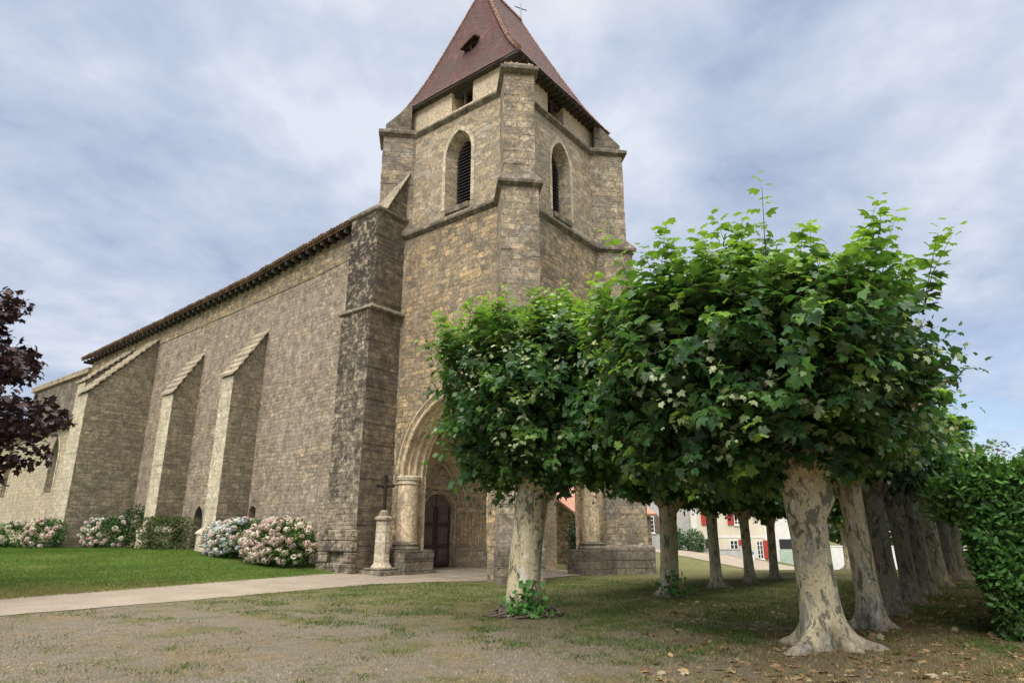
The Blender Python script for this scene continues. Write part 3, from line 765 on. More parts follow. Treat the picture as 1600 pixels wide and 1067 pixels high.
# ---- corner buttresses
q = math.sqrt(.5)
CORN = {'sw': (0, 0, -q, -q, 1.0, 1.5, 1.3), 'se': (0, TY, -q, q, .95, 1.35, 1.3), 'nw': (TX, 0, q, -q, 1.05, 1.55, 1.35), 'ne': (TX, TY, q, q, 1.0, 1.5, 1.3)}
for key, (cx, cy, ux, uy, pr, wl, wu) in CORN.items():
    b = MB(); sh = .16 if key == 'sw' else 0.0
    ox, oy = cx + sh * q, cy - sh * q
    def ft(p, w_, back=1.2): return rect(ox + ux * (p - back) / 2, oy + uy * (p - back) / 2, p + back, w_, ux, uy)
    courses(b, ft(pr, wl), -.4, Z1 - .05, .31, .016)
    body = b.build('corner_buttress', M['pier'], church)
    pk = .3 if key == 'sw' else 1
    b = MB(); courses(b, ft(pr + .22 * pk, wl + .34 * pk), -.5, 1.02, .36, .03)
    b.loft([[(x, y, z) for x, y in ft(p_, w_)] for z, p_, w_ in ((1.02, pr + .24 * pk, wl + .36 * pk), (1.12, pr + .2 * pk, wl + .3 * pk), (1.2, pr + .02, wl + .04))])
    b.build('plinth', M['plinth'], body, bevel=.02)
    b = MB(); courses(b, ft(pr - .22, wu), Z1, Z2 - .02, .33, .014)
    ub = b.build('upper_buttress', M['pier'], body)
    # drip ledge with sloped top between the stages
    b = MB(); b.loft([[(x, y, z) for x, y in ft(p_, w_)] for z, p_, w_ in ((Z1 - .12, pr + .0, wl), (Z1, pr + .19, wl + .34), (Z1 + .12, pr + .19, wl + .34), (Z1 + .62, pr - .20, wu + .03))])
    b.build('buttress_ledge', M['ledge'], body)
    b = MB(); b.loft([[(x, y, z) for x, y in ft(p_, w_)] for z, p_, w_ in ((Z2 - .14, pr - .2, wu), (Z2, pr + .02, wu + .34), (Z2 + .16, pr + .02, wu + .34), (Z2 + .24, pr - .1, wu + .2))])
    b.build('buttress_cap', M['ledge'], body)
    b = MB()
    if key == 'sw':
        courses(b, ft(pr - .30, wu - .02), Z2 + .2, Z2 + .52, .3, .02)
        for k in range(5):
            a_ = (k - 2) * .26; fx = ox + ux * (.3) - uy * a_; fy = oy + uy * .3 + ux * a_
            b.lathe([(.17, Z2 + .5), (.14, Z2 + .66 + random.random() * .1), (.04, Z2 + .84)], fx + random.uniform(-.05, .05), fy, 5, random.random())
        b.build('broken_top', M['coping'], body)
    else:
        vx, vy = -uy, ux
        for sg in (0,):
            A_ = [(ox - ux * .6, oy - uy * .6), (ox + ux * (pr - .3), oy + uy * (pr - .3))]
            rr = []
            for (x, y), zt in ((A_[0], Z2 + 1.9), (A_[1], Z2 + .55)):
                rr.append([(x - vx * wu / 2, y - vy * wu / 2, Z2 + .1), (x + vx * wu / 2, y + vy * wu / 2, Z2 + .1), (x + vx * wu / 2, y + vy * wu / 2, zt), (x - vx * wu / 2, y - vy * wu / 2, zt)])
            b.loft(rr)
        b.build('buttress_top', M['ledge'], body)

# ---- string courses of the tower
def string(z, out, h, slope, name, ins0=0.0, ins1=INS):
    b = MB()
    def ring(o, zz): return [(-o + ins0, -o + ins0, zz), (TX + o - ins0, -o + ins0, zz), (TX + o - ins0, TY + o - ins0, zz), (-o + ins0, TY + o - ins0, zz)]
    b.loft([ring(-.3, z - h * .9), ring(.0, z - h * .9), ring(out, z - h * .1), ring(out, z + h * .45), ring(-(ins1 - ins0) + .01, z + slope), ring(-.6, z + slope)])
    return b.build(name, M['ledge'], church)


string(Z1, .17, .2, .42, 'string_course'); string(Z2, .13 - INS + .16, .18, .28, 'string_course', .12, .30)
# ---- attic wall with openings below the eaves
at = MB().box(.32, TX - .32, .32, TY - .32, Z2 - .01, Z3 + .05).build('attic_wall', M['plaster'], church)
cut(at, [MB().box(.1, 1.6, 2.65, 4.0, Z2 + .5, Z3 - .05).build('cutter', M['black']), MB().box(3.15, 4.55, .1, 1.6, Z2 + .5, Z3 - .05).build('cutter', M['black'])])
pb = MB()
pb.box(.55, .68, 3.30, 3.42, Z2 + .5, Z3); pb.box(.5, .7, 2.6, 4.05, Z3 - .38, Z3 - .1); pb.build('attic_post', M['dark_wood'], at); pb = MB(); pb.box(3.8, 3.92, .55, .68, Z2 + .5, Z3); pb.box(3.1, 4.6, .5, .7, Z3 - .38, Z3 - .1)
pb.build('attic_post', M['dark_wood'], at)
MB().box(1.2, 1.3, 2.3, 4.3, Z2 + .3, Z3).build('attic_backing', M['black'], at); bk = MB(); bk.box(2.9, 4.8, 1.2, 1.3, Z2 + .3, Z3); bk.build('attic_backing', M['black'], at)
# ---- tower roof
EV = .3
EX0, EX1, EY0, EY1 = .02, .32, .34, -.12
def roof_ring(z, o, rx0, rx1):
    return [(rx0, o, z), (rx1, o, z), (rx1, TY - o, z), (rx0, TY - o, z)]
RZ0, RZ1 = Z3 - .12, 30.1; RA, RB = 2.15, 5.45; YM = TY / 2
prof = [(0, 0), (.07, .045), (.16, .115), (.30, .235), (.48, .42), (.68, .635), (.86, .835), (1, 1)]
rings = []
NS = 28
for f, hh in prof:
    z = RZ0 + (RZ1 - RZ0) * hh
    x0, x1 = lerp(-EX0, RA, f), lerp(TX + EX1, RB, f); y0, y1 = lerp(-EY0, YM - .03, f), lerp(TY + EY1, YM + .03, f)
    ring = []
    for (pa, pb_) in (((x0, y0), (x1, y0)), ((x1, y0), (x1, y1)), ((x1, y1), (x0, y1)), ((x0, y1), (x0, y0))):
        for k in range(NS):
            t = k / NS; x, y = lerp(pa[0], pb_[0], t), lerp(pa[1], pb_[1], t)
            wv = mnoise.noise(Vector((x * .5, y * .5, z * .3))) * .07
            ring.append((x, y, z + wv + (.035 * random.random() if f == 0 else 0)))
    rings.append(ring)
rb = MB(); rb.loft(rings)
under = [[(p[0], p[1], p[2] - .10) for p in rings[0]], [(lerp(p[0], TX / 2, .10), lerp(p[1], TY / 2, .10), p[2] - .02) for p in rings[0]]]
roof = rb.build('tower_roof', M['spire_tile'], church)
DY, DZ = 3.28, 24.75
def eave_ring(i_, z): return [(-EX0 + i_, -EY0 + i_, z), (TX + EX1 - i_, -EY0 + i_, z), (TX + EX1 - i_, TY + EY1 - i_, z), (-EX0 + i_, TY + EY1 - i_, z)]
eb = MB(); eb.loft([eave_ring(.04, RZ0 + .03), eave_ring(.04, RZ0 - .07), eave_ring(.7, RZ0 - .07)], caps=False)
for k in range(22):
    x = lerp(0, TX, k / 21); eb.box(x - .05, x + .05, -EY0 + .06, .5, RZ0 - .17, RZ0 - .072)
eb.build('eaves', M['dark_wood'], roof)
cut(roof, [MB().loft([[(x_, DY + .22, DZ + .02), (x_, DY - .04, DZ - .10), (x_, DY - .27, DZ + .06), (x_, DY - .36, DZ + .40), (x_, DY + .36, DZ + .10)] for x_ in (-.3, 1.5)]).build('cutter', M['black'])])
for p in roof.data.polygons: p.material_index = 0
roof.data.materials.clear(); roof.data.materials.append(M['spire_tile'])
dm = MB(); dm.loft([[(x_, DY + a_, z_ + dz_) for a_, z_ in ((.46, zl_), (.05, zh_), (-.46, zm_))] + [(x_, DY + a_, z_ + dz_ + .09) for a_, z_ in ((-.46, zm_), (.05, zh_), (.46, zl_))] for x_, zl_, zh_, zm_, dz_ in ((.50, DZ + .02, DZ + .22, DZ + .42, 0), (1.2, DZ + .3, DZ + .5, DZ + .7, 0))])
dd = dm.build('dormer_hatch', M['spire_tile'], roof)
t_ = MB(); t_.tube([(.75, DY - .05, DZ - .1), (.75, DY - .08, DZ + .4)], .04, 4); t_.tube([(.72, DY - .3, DZ + .22), (.72, DY + .3, DZ + .12)], .035, 4); t_.build('dormer_frame', M['dark_wood'], dd)
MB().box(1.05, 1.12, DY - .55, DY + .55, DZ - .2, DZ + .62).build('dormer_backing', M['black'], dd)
hp = MB()
for (ex, ey, tx_, ty_, sc_) in ((-EX0, -EY0, RA, YM, 1), (-EX0, TY + EY1, RA, YM, .4), (TX + EX1, -EY0, RB, YM, .4), (TX + EX1, TY + EY1, RB, YM, .4)):
    n_ = 44
    def hpt(f):
        h_ = np.interp(f, [p[0] for p in prof], [p[1] for p in prof]); return Vector((lerp(ex, tx_, f), lerp(ey, ty_, f), RZ0 + (RZ1 - RZ0) * h_ + .04))
    for k in range(n_):
        p, p2 = hpt(k / n_), hpt((k + 1.08) / n_); hp.tube([p, p2], [.14 * sc_, .09 * sc_], 7)
for k in range(18): hp.tube([(lerp(RA, RB, k / 18), YM, RZ1 + .04), (lerp(RA, RB, (k + 1.08) / 18), YM, RZ1 + .03)], [.13, .10], 7)
hp.build('hip_tiles', M['hip_tile'], roof)
f_ = MB(); f_.tube([(RB, YM, RZ1), (RB, YM, RZ1 + 1.25)], [.05, .035], 6); f_.tube([(RB - .34, YM + .18, RZ1 + .92), (RB + .34, YM - .18, RZ1 + .92)], .035, 6)
f_.build('roof_cross', M['lead_pipe'], roof)
f_ = MB(); f_.tube([(RB - 1.75, YM, RZ1), (RB - 1.75, YM, RZ1 + .5), (RB - 1.75, YM, RZ1 + 2.2)], [.07, .03, .012], 6); f_.build('lightning_rod', M['lead_pipe'], roof)

# ---- nave west end mass (big mottled buttress) beside the tower
YB0, YB1 = 6.42, 8.35; XB = -1.72
b = MB(); courses(b, [(XB - .12, YB0 - .02), (.06, YB0 - .02), (.06, YB1 + .05), (XB - .12, YB1 + .05)], -.4, 11.1, .27, .018)
b2 = MB(); courses(b2, [(XB, YB0), (.06, YB0), (.06, YB1), (XB, YB1)], 11.2, 15.85, .27, .018)
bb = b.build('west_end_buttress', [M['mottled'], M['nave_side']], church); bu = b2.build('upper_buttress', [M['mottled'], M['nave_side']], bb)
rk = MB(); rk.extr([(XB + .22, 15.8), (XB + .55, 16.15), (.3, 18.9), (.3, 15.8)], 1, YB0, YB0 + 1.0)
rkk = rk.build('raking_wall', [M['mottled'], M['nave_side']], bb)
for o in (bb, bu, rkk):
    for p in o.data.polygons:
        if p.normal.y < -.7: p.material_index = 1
c = MB()
for k in range(9):
    t0, t1 = k / 9, (k + 1) / 9
    c.loft([[(lerp(XB + .45, .2, t0), YB0 - .10, lerp(16.08, 18.8, t0) + dz_), (lerp(XB + .45, .2, t1) - .02, YB0 - .10, lerp(16.08, 18.8, t1) + dz_), (lerp(XB + .45, .2, t1) - .02, YB0 + 1.1, lerp(16.08, 18.8, t1) + dz_), (lerp(XB + .45, .2, t0), YB0 + 1.1, lerp(16.08, 18.8, t0) + dz_)] for dz_ in (0, .14)])
c.build('coping', M['coping'], bb, bevel=.02)
c = MB(); c.loft([[(x, y, z) for x, y in ((XB - g_, YB0 - g_), (.05, YB0 - g_), (.05, YB1 + g_), (XB - g_, YB1 + g_))] for z, g_ in ((15.84, 0), (15.9, .10), (16.02, .10))])
c.loft([[(XB - .1, YB0 - .09, 16.021), (.04, YB0 - .09, 16.021), (.04, YB1 + .09, 16.021), (XB - .1, YB1 + .09, 16.021)], [(XB + .5, YB0 + .8, 16.62), (.04, YB0 + .8, 16.62), (.04, YB1 - .8, 16.62), (XB + .5, YB1 - .8, 16.62)]])
c.build('buttress_cap', M['ledge'], bb); c = MB()
c.loft([[(x, y, z) for x, y in ((XB - g_, YB0 - g_ + .03), (.05, YB0 - g_ + .03), (.05, YB1 + g_), (XB - g_, YB1 + g_))] for z, g_ in ((11.04, .14), (11.10, .22), (11.18, .20), (11.34, .01))])
c.build('buttress_ledge', M['ledge'], bb)
# rougher base with missing stones
c = MB()
for z_ in np.arange(-.3, 1.45, .42):
    y = YB0 - .08
    while y < YB1 + .1:
        wd_ = random.uniform(.35, .7); y2 = min(y + wd_, YB1 + .2)
        if not (abs(z_ - .54) < .2 and 7.0 < (y + y2) / 2 < 7.9): c.box(XB - .30 - random.uniform(0, .06), XB - .06, y + .008, y2 - .008, z_ + .008, z_ + .412)
        y = y2
c.build('base_stones', M['mottled'], bb, bevel=.03)

# ---- nave
EAVE = [(7.65, 16.3), (10.3, 16.15), (18, 15.45), (30, 14.95), (41, 14.55)]
XN0, XN1 = -.5, 8.4
n_ = MB(); n_.extr([(EAVE[0][0], -.4)] + EAVE + [(41, -.4)], 0, XN0, XN1)
nave = n_.build('nave_wall', M['nave'], church)
cut(nave, [MB().extr(arch(21.55, .95, -1, 2.35, .8), 0, XN0 - .3, XN0 + .9).build('cutter', M['black']), MB().extr(arch(16.2, .6, 2.1, 2.75, .25), 0, XN0 - .3, XN0 + .45).build('cutter', M['black'])])
MB().box(XN0 + .45, XN0 + .55, 20.9, 22.2, .4, 3.4).build('side_door', M['dark_wood'], nave)
ub = MB()   # slightly proud rendered band below the eaves
ub.extr([(8.7, 14.9)] + [(y, z - .02) for y, z in EAVE[1:]] + [(41, 13.6), (30, 13.9), (18, 14.3), (12, 14.55)], 0, XN0 - .035, XN0 + .1)
ub.build('rendered_band', M['tower_low'], nave)
# nave roof with tiled edge and rafters
rf = MB()
for sgn, xe in ((1, XN0 - .55), (-1, XN1 + .55)):
    xm = (XN0 + XN1) / 2; top = [(xe, y, z + .18) for y, z in EAVE]; rd = [(xm, y, z + 3.2) for y, z in EAVE]
    top[0] = (xe, 8.3, top[0][2]); rd[0] = (xm, 8.0, rd[0][2]); top[-1] = (xe, 41.9, top[-1][2]); rd[-1] = (xm, 41.9, rd[-1][2])
    lowr = [(x, y, z - .12) for x, y, z in top]; lrd = [(x, y, z - .12) for x, y, z in rd]
    rf.loft([[top[i], rd[i], lrd[i], lowr[i]] for i in range(len(top))])
nr = rf.build('nave_roof', M['canal_tile'], church)
tl = MB(); y = 8.4
while y < 41.8:
    z = np.interp(y, [e[0] for e in EAVE], [e[1] for e in EAVE]) + .24
    zj = z + random.uniform(-.02, .02); xj = random.uniform(-.04, .04)
    tl.tube([(XN0 - .68 + xj, y, zj - .03), (XN0 - .1, y + random.uniform(-.02, .02), zj + .32), (XN0 + .6, y, zj + .75)], [.10, .105, .11], 7); y += .205
tl.build('canal_tiles', M['canal_tile'], nr)
y = 8.6
while y < 41.5:
    z = np.interp(y, [e[0] for e in EAVE], [e[1] for e in EAVE]); MB().box(XN0 - .5, XN0 + .1, y - .07, y + .07, z - .16, z + .03).build('rafter', M['dark_wood'], nr); y += .62


def buttress(y0, y1, xo, zo, za, pl_=True, slabs=7, xw=XN0):
    f = MB(); ym = H(xo, y0) - .5
    courses(f, [(xo, y0), (xw + .1, y0), (xw + .1, y1), (xo, y1)], ym, zo, .3, .012)
    f.extr([(xo, zo - .002), (xw + .1, zo - .002), (xw + .1, za)], 1, y0, y1)
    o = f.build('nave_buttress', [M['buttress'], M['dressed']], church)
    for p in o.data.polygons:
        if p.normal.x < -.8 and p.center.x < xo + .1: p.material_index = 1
    s = MB()
    for k in range(slabs):
        t0, t1 = k / slabs, (k + 1) / slabs; xa, xb = lerp(xo - .12, xw, t0), lerp(xo - .12, xw, t1) + .05; zA, zB = lerp(zo, za, t0), lerp(zo, za, t1)
        jj = random.uniform(-.03, .03)
        s.loft([[(xa + jj, y0 - .10 + jj, zA + .02 + d_), (xb, y0 - .10 + jj, zB - .06 + d_), (xb, y1 + .08, zB - .06 + d_), (xa + jj, y1 + .08, zA + .02 + d_)] for d_ in (.0, .15)])
    s.build('coping', M['coping'], o, bevel=.02)
    if pl_:
        p_ = MB(); courses(p_, [(xo - .2, y0 - .12), (xw + .05, y0 - .12), (xw + .05, y1 + .12), (xo - .2, y1 + .12)], ym, ym + 1.35, .4, .02)
        p_.loft([[(xo - g_, y0 - g_, z), (xw, y0 - g_, z), (xw, y1 + g_, z), (xo - g_, y1 + g_, z)] for z, g_ in ((ym + 1.35, .24), (ym + 1.45, .2), (ym + 1.65, .02))]); p_.build('plinth', M['dressed'], o, bevel=.02)
    return o


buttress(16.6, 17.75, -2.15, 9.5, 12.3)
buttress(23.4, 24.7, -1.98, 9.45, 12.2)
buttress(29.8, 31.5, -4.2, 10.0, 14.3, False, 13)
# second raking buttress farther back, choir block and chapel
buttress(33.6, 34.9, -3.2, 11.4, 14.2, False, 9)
chb = MB(); chb.box(-.6, XN1, 41.0, 53, -.4, 13.6)
choir = chb.build('choir_wall', M['ledge'], church)
c = MB(); c.box(-.8, XN1 + .2, 40.9, 53.2, 13.6, 14.05); c.build('parapet', M['coping'], choir, bevel=.03)
c = MB(); c.box(-3.0, -.45, 31.6, 56, -.3, 9.0); chap = c.build('chapel_wall', M['chapel'], church)
wins = (37.2, 46.5)
cut(chap, [MB().extr(arch(y_, 1.5, 4.3, 6.6, 1.5), 0, -3.3, -2.5).build('cutter', M['black']) for y_ in wins])
for y_ in wins:
    c = MB(); c.extr(arch(y_, 1.5, 4.3, 6.6, 1.5), 0, -2.62, -2.56); wd = c.build('chapel_window', simple('leaded_glass', (.03, .04, .05), (.06, .07, .08), 9, .3, spec=.5), chap)
    c = MB(); c.tube([ax3(0, -3.0, q_) for q_ in arch(y_, 1.62, 4.3, 6.6, 1.58)], .09, 6); c.tube([(-2.64, y_, 4.3), (-2.64, y_, 8.0)], .05, 5); c.build('window_tracery', M['dressed'], wd)
c = MB(); c.extr([(-3.45, 8.86), (-3.45, 9.06), (-.45, 10.3), (-.45, 10.1)], 1, 31.4, 56.3)
# note extr along Y needs (x,z)
cr = c.build('chapel_roof', M['canal_tile'], chap)
t = MB(); y = 31.6
while y < 56: t.tube([(-3.6, y, 9.06), (-2.2, y, 9.66)], [.1, .1], 6); y += .21
t.build('canal_tiles', M['canal_tile'], cr)
c = MB(); c.tube([(-3.55, 31.3, 8.9), (-3.55, 56, 8.9)], .08, 8); c.tube([(-3.55, 32.4, 8.9), (-3.2, 32.3, 8.4), (-3.12, 32.2, 8.0), (-3.12, 32.2, .9)], .075, 8); c.build('drainpipe', M['lead_pipe'], chap)

# west wall of the nave north of the tower, and sacristy glimpsed through the porch
c = MB(); c.box(TX + .0, XN1 + .02, 6.9, 7.6, -.4, 14.5); c.build('nave_end_wall', M['nave'], church)
shed = empty('stone_outbuilding', (15.0, 7.3, -.2), R_(-12))
tag(shed, 'brown stone outbuilding with salmon tiled roof, seen through the church porch', 'outbuilding')
c = MB(); c.box(-.2, 7, -.6, 5, -.3, 3.2); c.extr([(-.6, 3.2), (5, 3.2), (2.2, 4.8)], 0, -.2, 7); c.build('wall', M['tower_low'], shed)
c = MB(); c.extr([(-.9, 3.0), (-.9, 3.14), (2.2, 5.0), (5.4, 3.14), (5.4, 3.0), (2.2, 4.84)], 0, -.6, 7.3); c.build('roof', M['house_tile'], shed)

# ================================================================== stone cross
cx_, cy_ = -.98, 5.80; cz = H(cx_, cy_)
cr = empty('wayside_cross', (cx_, cy_, cz)); tag(cr, 'iron cross on an octagonal stone pedestal beside the porch arch', 'stone cross')
b = MB(); b.box(-.62, .5, -.62, .62, -.1, .17); b.box(-.5, .46, -.5, .5, .17, .26); b.build('base', M['plinth'], cr, bevel=.03)
b = MB(); b.lathe([(.44, .26), (.41, .32), (.35, .40), (.32, .46), (.29, 1.98), (.31, 2.01)], 0, 0, 8, math.pi / 8); b.build('shaft', M['dressed'], cr, bevel=.006)
b = MB(); b.lathe([(.31, 2.011), (.385, 2.08), (.385, 2.14), (.33, 2.18), (.22, 2.22), (.18, 2.38), (.10, 2.44)], 0, 0, 8, math.pi / 8); b.build('capital', M['coping'], cr)
b = MB(); ca = Vector((RT.x, RT.y, 0))
b.tube([(0, 0, 2.40), (0, 0, 3.78)], .075, 6); b.tube([ca * -.3 + Vector((0, 0, 3.4)), ca * .3 + Vector((0, 0, 3.4))], .065, 6)
for v in ((-.3, 3.4), (.3, 3.4), (0, 3.78)):
    p = ca * v[0] + Vector((0, 0, v[1])); b.lathe([(.02, p.z - .08), (.085, p.z - .03), (.085, p.z + .03), (.02, p.z + .08)], p.x, p.y, 7)
b.tube([ca * -.12 + Vector((0, 0, 3.30)), ca * 0 + Vector((0, -.04, 3.52)), ca * .12 + Vector((0, 0, 3.30))], .04, 5)
b.build('iron_cross', M['rust_iron'], cr)

# ================================================================== plane trees
G1, G2, G3, G4 = np.array((.042, .108, .036)), np.array((.080, .180, .045)), np.array((.24, .37, .05)), np.array((.42, .46, .28))


def make_crown(parent, seed, c, r, nshoot, nfill, nspr, size, kind, cream=.05, spr_len=(1.0, 1.9), ragged=.9, tw_parent=None, sprdir=None):
    g = np.random.RandomState(seed); c = np.array(c, float); r = np.array(r, float)
    P, T, Nn, S, C = [], [], [], [], []
    twigs = MB()
    ncl = 70
    cd = rnd_unit(ncl, g)
    cl_in = g.uniform(.70, 1.10, ncl)
    def surf(d): return 1.0 / (np.abs(d / r) ** 2.45).sum(-1) ** (1 / 2.45)
    for i in range(nshoot):
        k = g.randint(ncl); d = cd[k] + g.normal(size=3) * .19; d /= np.linalg.norm(d)
        R0 = surf(d) * cl_in[k]
        p0 = c + d * R0 * g.uniform(.60, .82)
        up_ = max(0, d[2])
        dr = d * 1.0 + np.array((0, 0, .25 + .8 * up_)) + g.normal(size=3) * .35
        if d[2] < -.2: dr = d * np.array((1, 1, .4)) + np.array((0, 0, -.25)) + g.normal(size=3) * .25
        dr /= np.linalg.norm(dr)
        Ls = R0 * .32 * g.uniform(.6, 1.25) * ragged * (1 + .8 * up_ * g.random())
        n = g.randint(9, 14); fresh_lit = g.random() < (.16 + 1.1 * up_); cr_ = g.random() < cream * (1.8 if d[2] < .35 else .3)  # young growth, plus sunlit crown tops put into the leaf colour
        shoot(g, P, T, Nn, S, C, p0, dr, Ls, n, size, fresh_lit, cr_, twigs if (kind == 'palm' and d[2] > .1) else None)
    for i in range(nspr):
        a = g.uniform(0, 2 * math.pi); rr = math.sqrt(g.random()) * .93
        d = np.array((math.cos(a) * rr, math.sin(a) * rr, 0)); p0 = c + d * r; p0[2] = c[2] + r[2] * (1 - rr ** 2.6) ** (1 / 2.6) * .8
        dr = np.array((d[0] * .45, d[1] * .45, 1)) + g.normal(size=3) * .12; dr /= np.linalg.norm(dr)
        shoot(g, P, T, Nn, S, C, p0, dr, g.uniform(*spr_len), g.randint(18, 28), size * 1.2, True, False, twigs if kind == 'palm' else None, taper=.6)
    # inner foliage
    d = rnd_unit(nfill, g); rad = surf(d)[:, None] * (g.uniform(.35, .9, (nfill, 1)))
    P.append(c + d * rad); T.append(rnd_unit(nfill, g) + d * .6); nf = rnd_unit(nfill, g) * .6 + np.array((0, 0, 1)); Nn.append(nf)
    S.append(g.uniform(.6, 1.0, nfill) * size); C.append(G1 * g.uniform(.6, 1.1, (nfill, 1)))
    P, T, Nn, S, C = [np.concatenate(x) for x in (P, T, Nn, S, C)]
    o = leaves('crown', M['leaf'], parent, P, T, Nn, S, C, kind)
    if len(twigs.v): twigs.build('twigs', M['root'], o)
    return o


def shoot(g, P, T, Nn, S, C, p0, dr, L, n, size, fresh_lit, cream, twigs, taper=.5):
    t = (np.arange(n) + .5) / n
    bend = g.normal(size=3) * .12; bend[2] -= .05
    pos = p0 + dr * (t[:, None] * L) + bend * (t[:, None] ** 2) * L
    ref = np.cross(dr, (0.3, .2, 1)); ref /= np.linalg.norm(ref); b2 = np.cross(dr, ref)
    ang = np.arange(n) * 2.4 + g.uniform(0, 6); sd_ = ref * np.cos(ang)[:, None] + b2 * np.sin(ang)[:, None]
    tip = dr * .55 + sd_ * .9 + g.normal(size=(n, 3)) * .25; tip[:, 2] -= .28
    nrm = np.array((0, 0, .8)) + sd_ * .2 + dr * .65 + g.normal(size=(n, 3)) * .33
    P.append(pos + sd_ * size * .22); T.append(tip); Nn.append(nrm)
    s = size * (1.12 - taper * t) * g.uniform(.6, 1.25, n); s[-1] *= .7; S.append(s)
    base = G2 if fresh_lit else G1
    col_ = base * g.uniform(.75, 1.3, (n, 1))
    if fresh_lit: col_ = col_ + (G3 - base) * np.clip((t - .25) * g.uniform(.6, 1.5), 0, 1)[:, None]
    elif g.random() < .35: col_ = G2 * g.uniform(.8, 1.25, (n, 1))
    if cream:
        kk = t > .35; col_[kk] = col_[kk] * .25 + G4 * g.uniform(.55, 1.0, (kk.sum(), 1)); S[-1][kk] *= .62
    C.append(col_)
    if twigs is not None:
        q_ = [p0, p0 + dr * L * .45 + bend * .2 * L, p0 + dr * L * .86 + bend * L * .74]; twigs.tube(q_, [.010, .007, .003], 3, caps=False)


def trunk(name, parent, lean, r0, h, seed, mat, flare=1.0, nl=5, burl=None, wide_top=1.25, limb_r=2.0, limb_up=1.5, cav=None, coff=(0, 0)):
    g = random.Random(seed); mb = MB(); n = 56; rings = []; phs = [g.uniform(0, 6.28) for _ in range(5)]
    zs = [-.35, -.12, 0, .05, .12, .2, .32, .46, .65, .9, 1.2, 1.5, 1.8, 2.1, 2.35, 2.6, 2.8, 3.0]
    for z in zs:
        z = z * (h / 2.8) if z > .5 else z
        zc = max(z, 0); f = min(1, zc / h); ring = []
        for k in range(n):
            a = 2 * math.pi * k / n
            lob = .5 + .22 * math.cos(3 * a + phs[0]) + .28 * math.cos(5 * a + phs[1]) + .14 * math.cos(9 * a + phs[2])
            fl_ = flare * (math.exp(-zc / .115) * (.15 + 1.7 * max(0, lob) ** 1.8) + .09 * math.exp(-zc / .6))
            rr = r0 * (1 + fl_) * (1 - .10 * math.sin(min(1, f) * math.pi)) * (1 + (wide_top - 1) * max(0, (f - .72) / .28) ** 1.5)
            rr *= 1 + .07 * mnoise.noise(Vector((math.cos(a) * 1.3 + seed, math.sin(a) * 1.3, z * 1.1))) + .05 * mnoise.noise(Vector((math.cos(a) * 3 + seed, math.sin(a) * 3, z * 3)))
            if burl:
                da = math.atan2(math.sin(a - burl[0]), math.cos(a - burl[0])); rr += burl[2] * math.exp(-(da / .55) ** 2 - ((z - burl[1]) / .25) ** 2)
            if cav:
                da = math.atan2(math.sin(a - cav[0]), math.cos(a - cav[0])); rr *= 1 - .62 * math.exp(-(da / .22) ** 2 - ((z - .05) / .17) ** 2)
            ring.append((lean[0] * f * f + rr * math.cos(a), lean[1] * f * f + rr * math.sin(a), z - (.06 if z <= 0 else 0)))
        rings.append(ring)
    mb.loft(rings)
    tr = mb.build(name, mat, parent, smooth_=True)
    lm = MB()
    for k in range(nl):
        a = 2 * math.pi * k / nl + g.uniform(-.3, .3) + phs[3]; rl_ = limb_r * g.uniform(.75, 1.05)
        p0 = Vector((lean[0] + math.cos(a) * r0 * .35, lean[1] + math.sin(a) * r0 * .35, h - .35)); e_ = Vector((coff[0] + math.cos(a) * rl_, coff[1] + math.sin(a) * rl_, h + limb_up * g.uniform(.6, 1.0)))
        m1 = p0.lerp(e_, .35) + Vector((0, 0, .12)); m2 = p0.lerp(e_, .7) + Vector((g.uniform(-.15, .15), g.uniform(-.15, .15), .15))
        lm.tube([p0, m1, m2, e_], [r0 * .62, r0 * .44, r0 * .32, r0 * .36], 10)
        for j in range(3):
            a2 = a + (j - 1) * .8 + g.uniform(-.2, .2); e2 = e_ + Vector((math.cos(a2) * .7, math.sin(a2) * .7, g.uniform(.3, 1.0))); lm.tube([e_, (e_ + e2) / 2 + Vector((0, 0, .08)), e2], [r0 * .24, r0 * .12, r0 * .07], 6)
    lm.build('branches', mat, tr, smooth_=True)
    return tr


def root_tangle(parent, r, seed, n=26, arc=None):
    g = random.Random(seed); mb = MB()
    for k in range(n):
        a = g.uniform(0, 6.28) if arc is None else arc[0] + g.uniform(-arc[1], arc[1]); ra = r * g.uniform(.9, 1.2); L_ = g.uniform(.12, .4); pts = []; 
        for j in range(5):
            rr = ra + L_ * j / 4 * g.uniform(.8, 1.1); aa = a + .25 * math.sin(j * 1.3 + k) + (.12 * j if k % 2 else -.12 * j)
            pts.append((rr * math.cos(aa), rr * math.sin(aa), max(.0, .16 - .05 * j) + g.uniform(-.01, .05)))
        mb.tube(pts, [.035, .032, .027, .02, .01], 5)
    return mb.build('roots', M['root'], parent, smooth_=True)


def ivy(parent, ang, r, seed, n=90, mat='shrubleaf'):
    g = np.random.RandomState(seed); a = ang + g.normal(size=n) * .38; z = np.abs(g.normal(size=n)) * .28 + .05; rr = r * (1 + .5 * np.exp(-z / .25)) + g.uniform(.0, .14, n)
    P = np.stack([rr * np.cos(a), rr * np.sin(a), z], 1); out = np.stack([np.cos(a), np.sin(a), np.zeros(n)], 1)
    return leaves('ivy', M[mat], parent, P, out * .5 + rnd_unit(n, g) * .6 + np.array((0, 0, .2)), out + rnd_unit(n, g) * .4 + np.array((0, 0, .6)), g.uniform(.09, .17, n), np.array((.07, .19, .035)) * g.uniform(.6, 1.4, (n, 1)), 'mid')


TC = math.atan2(-FW.y, -FW.x)       # direction from things towards the camera side
RTa = math.atan2(RT.y, RT.x)
GRP = 'pollarded plane trees in rows beside the church'
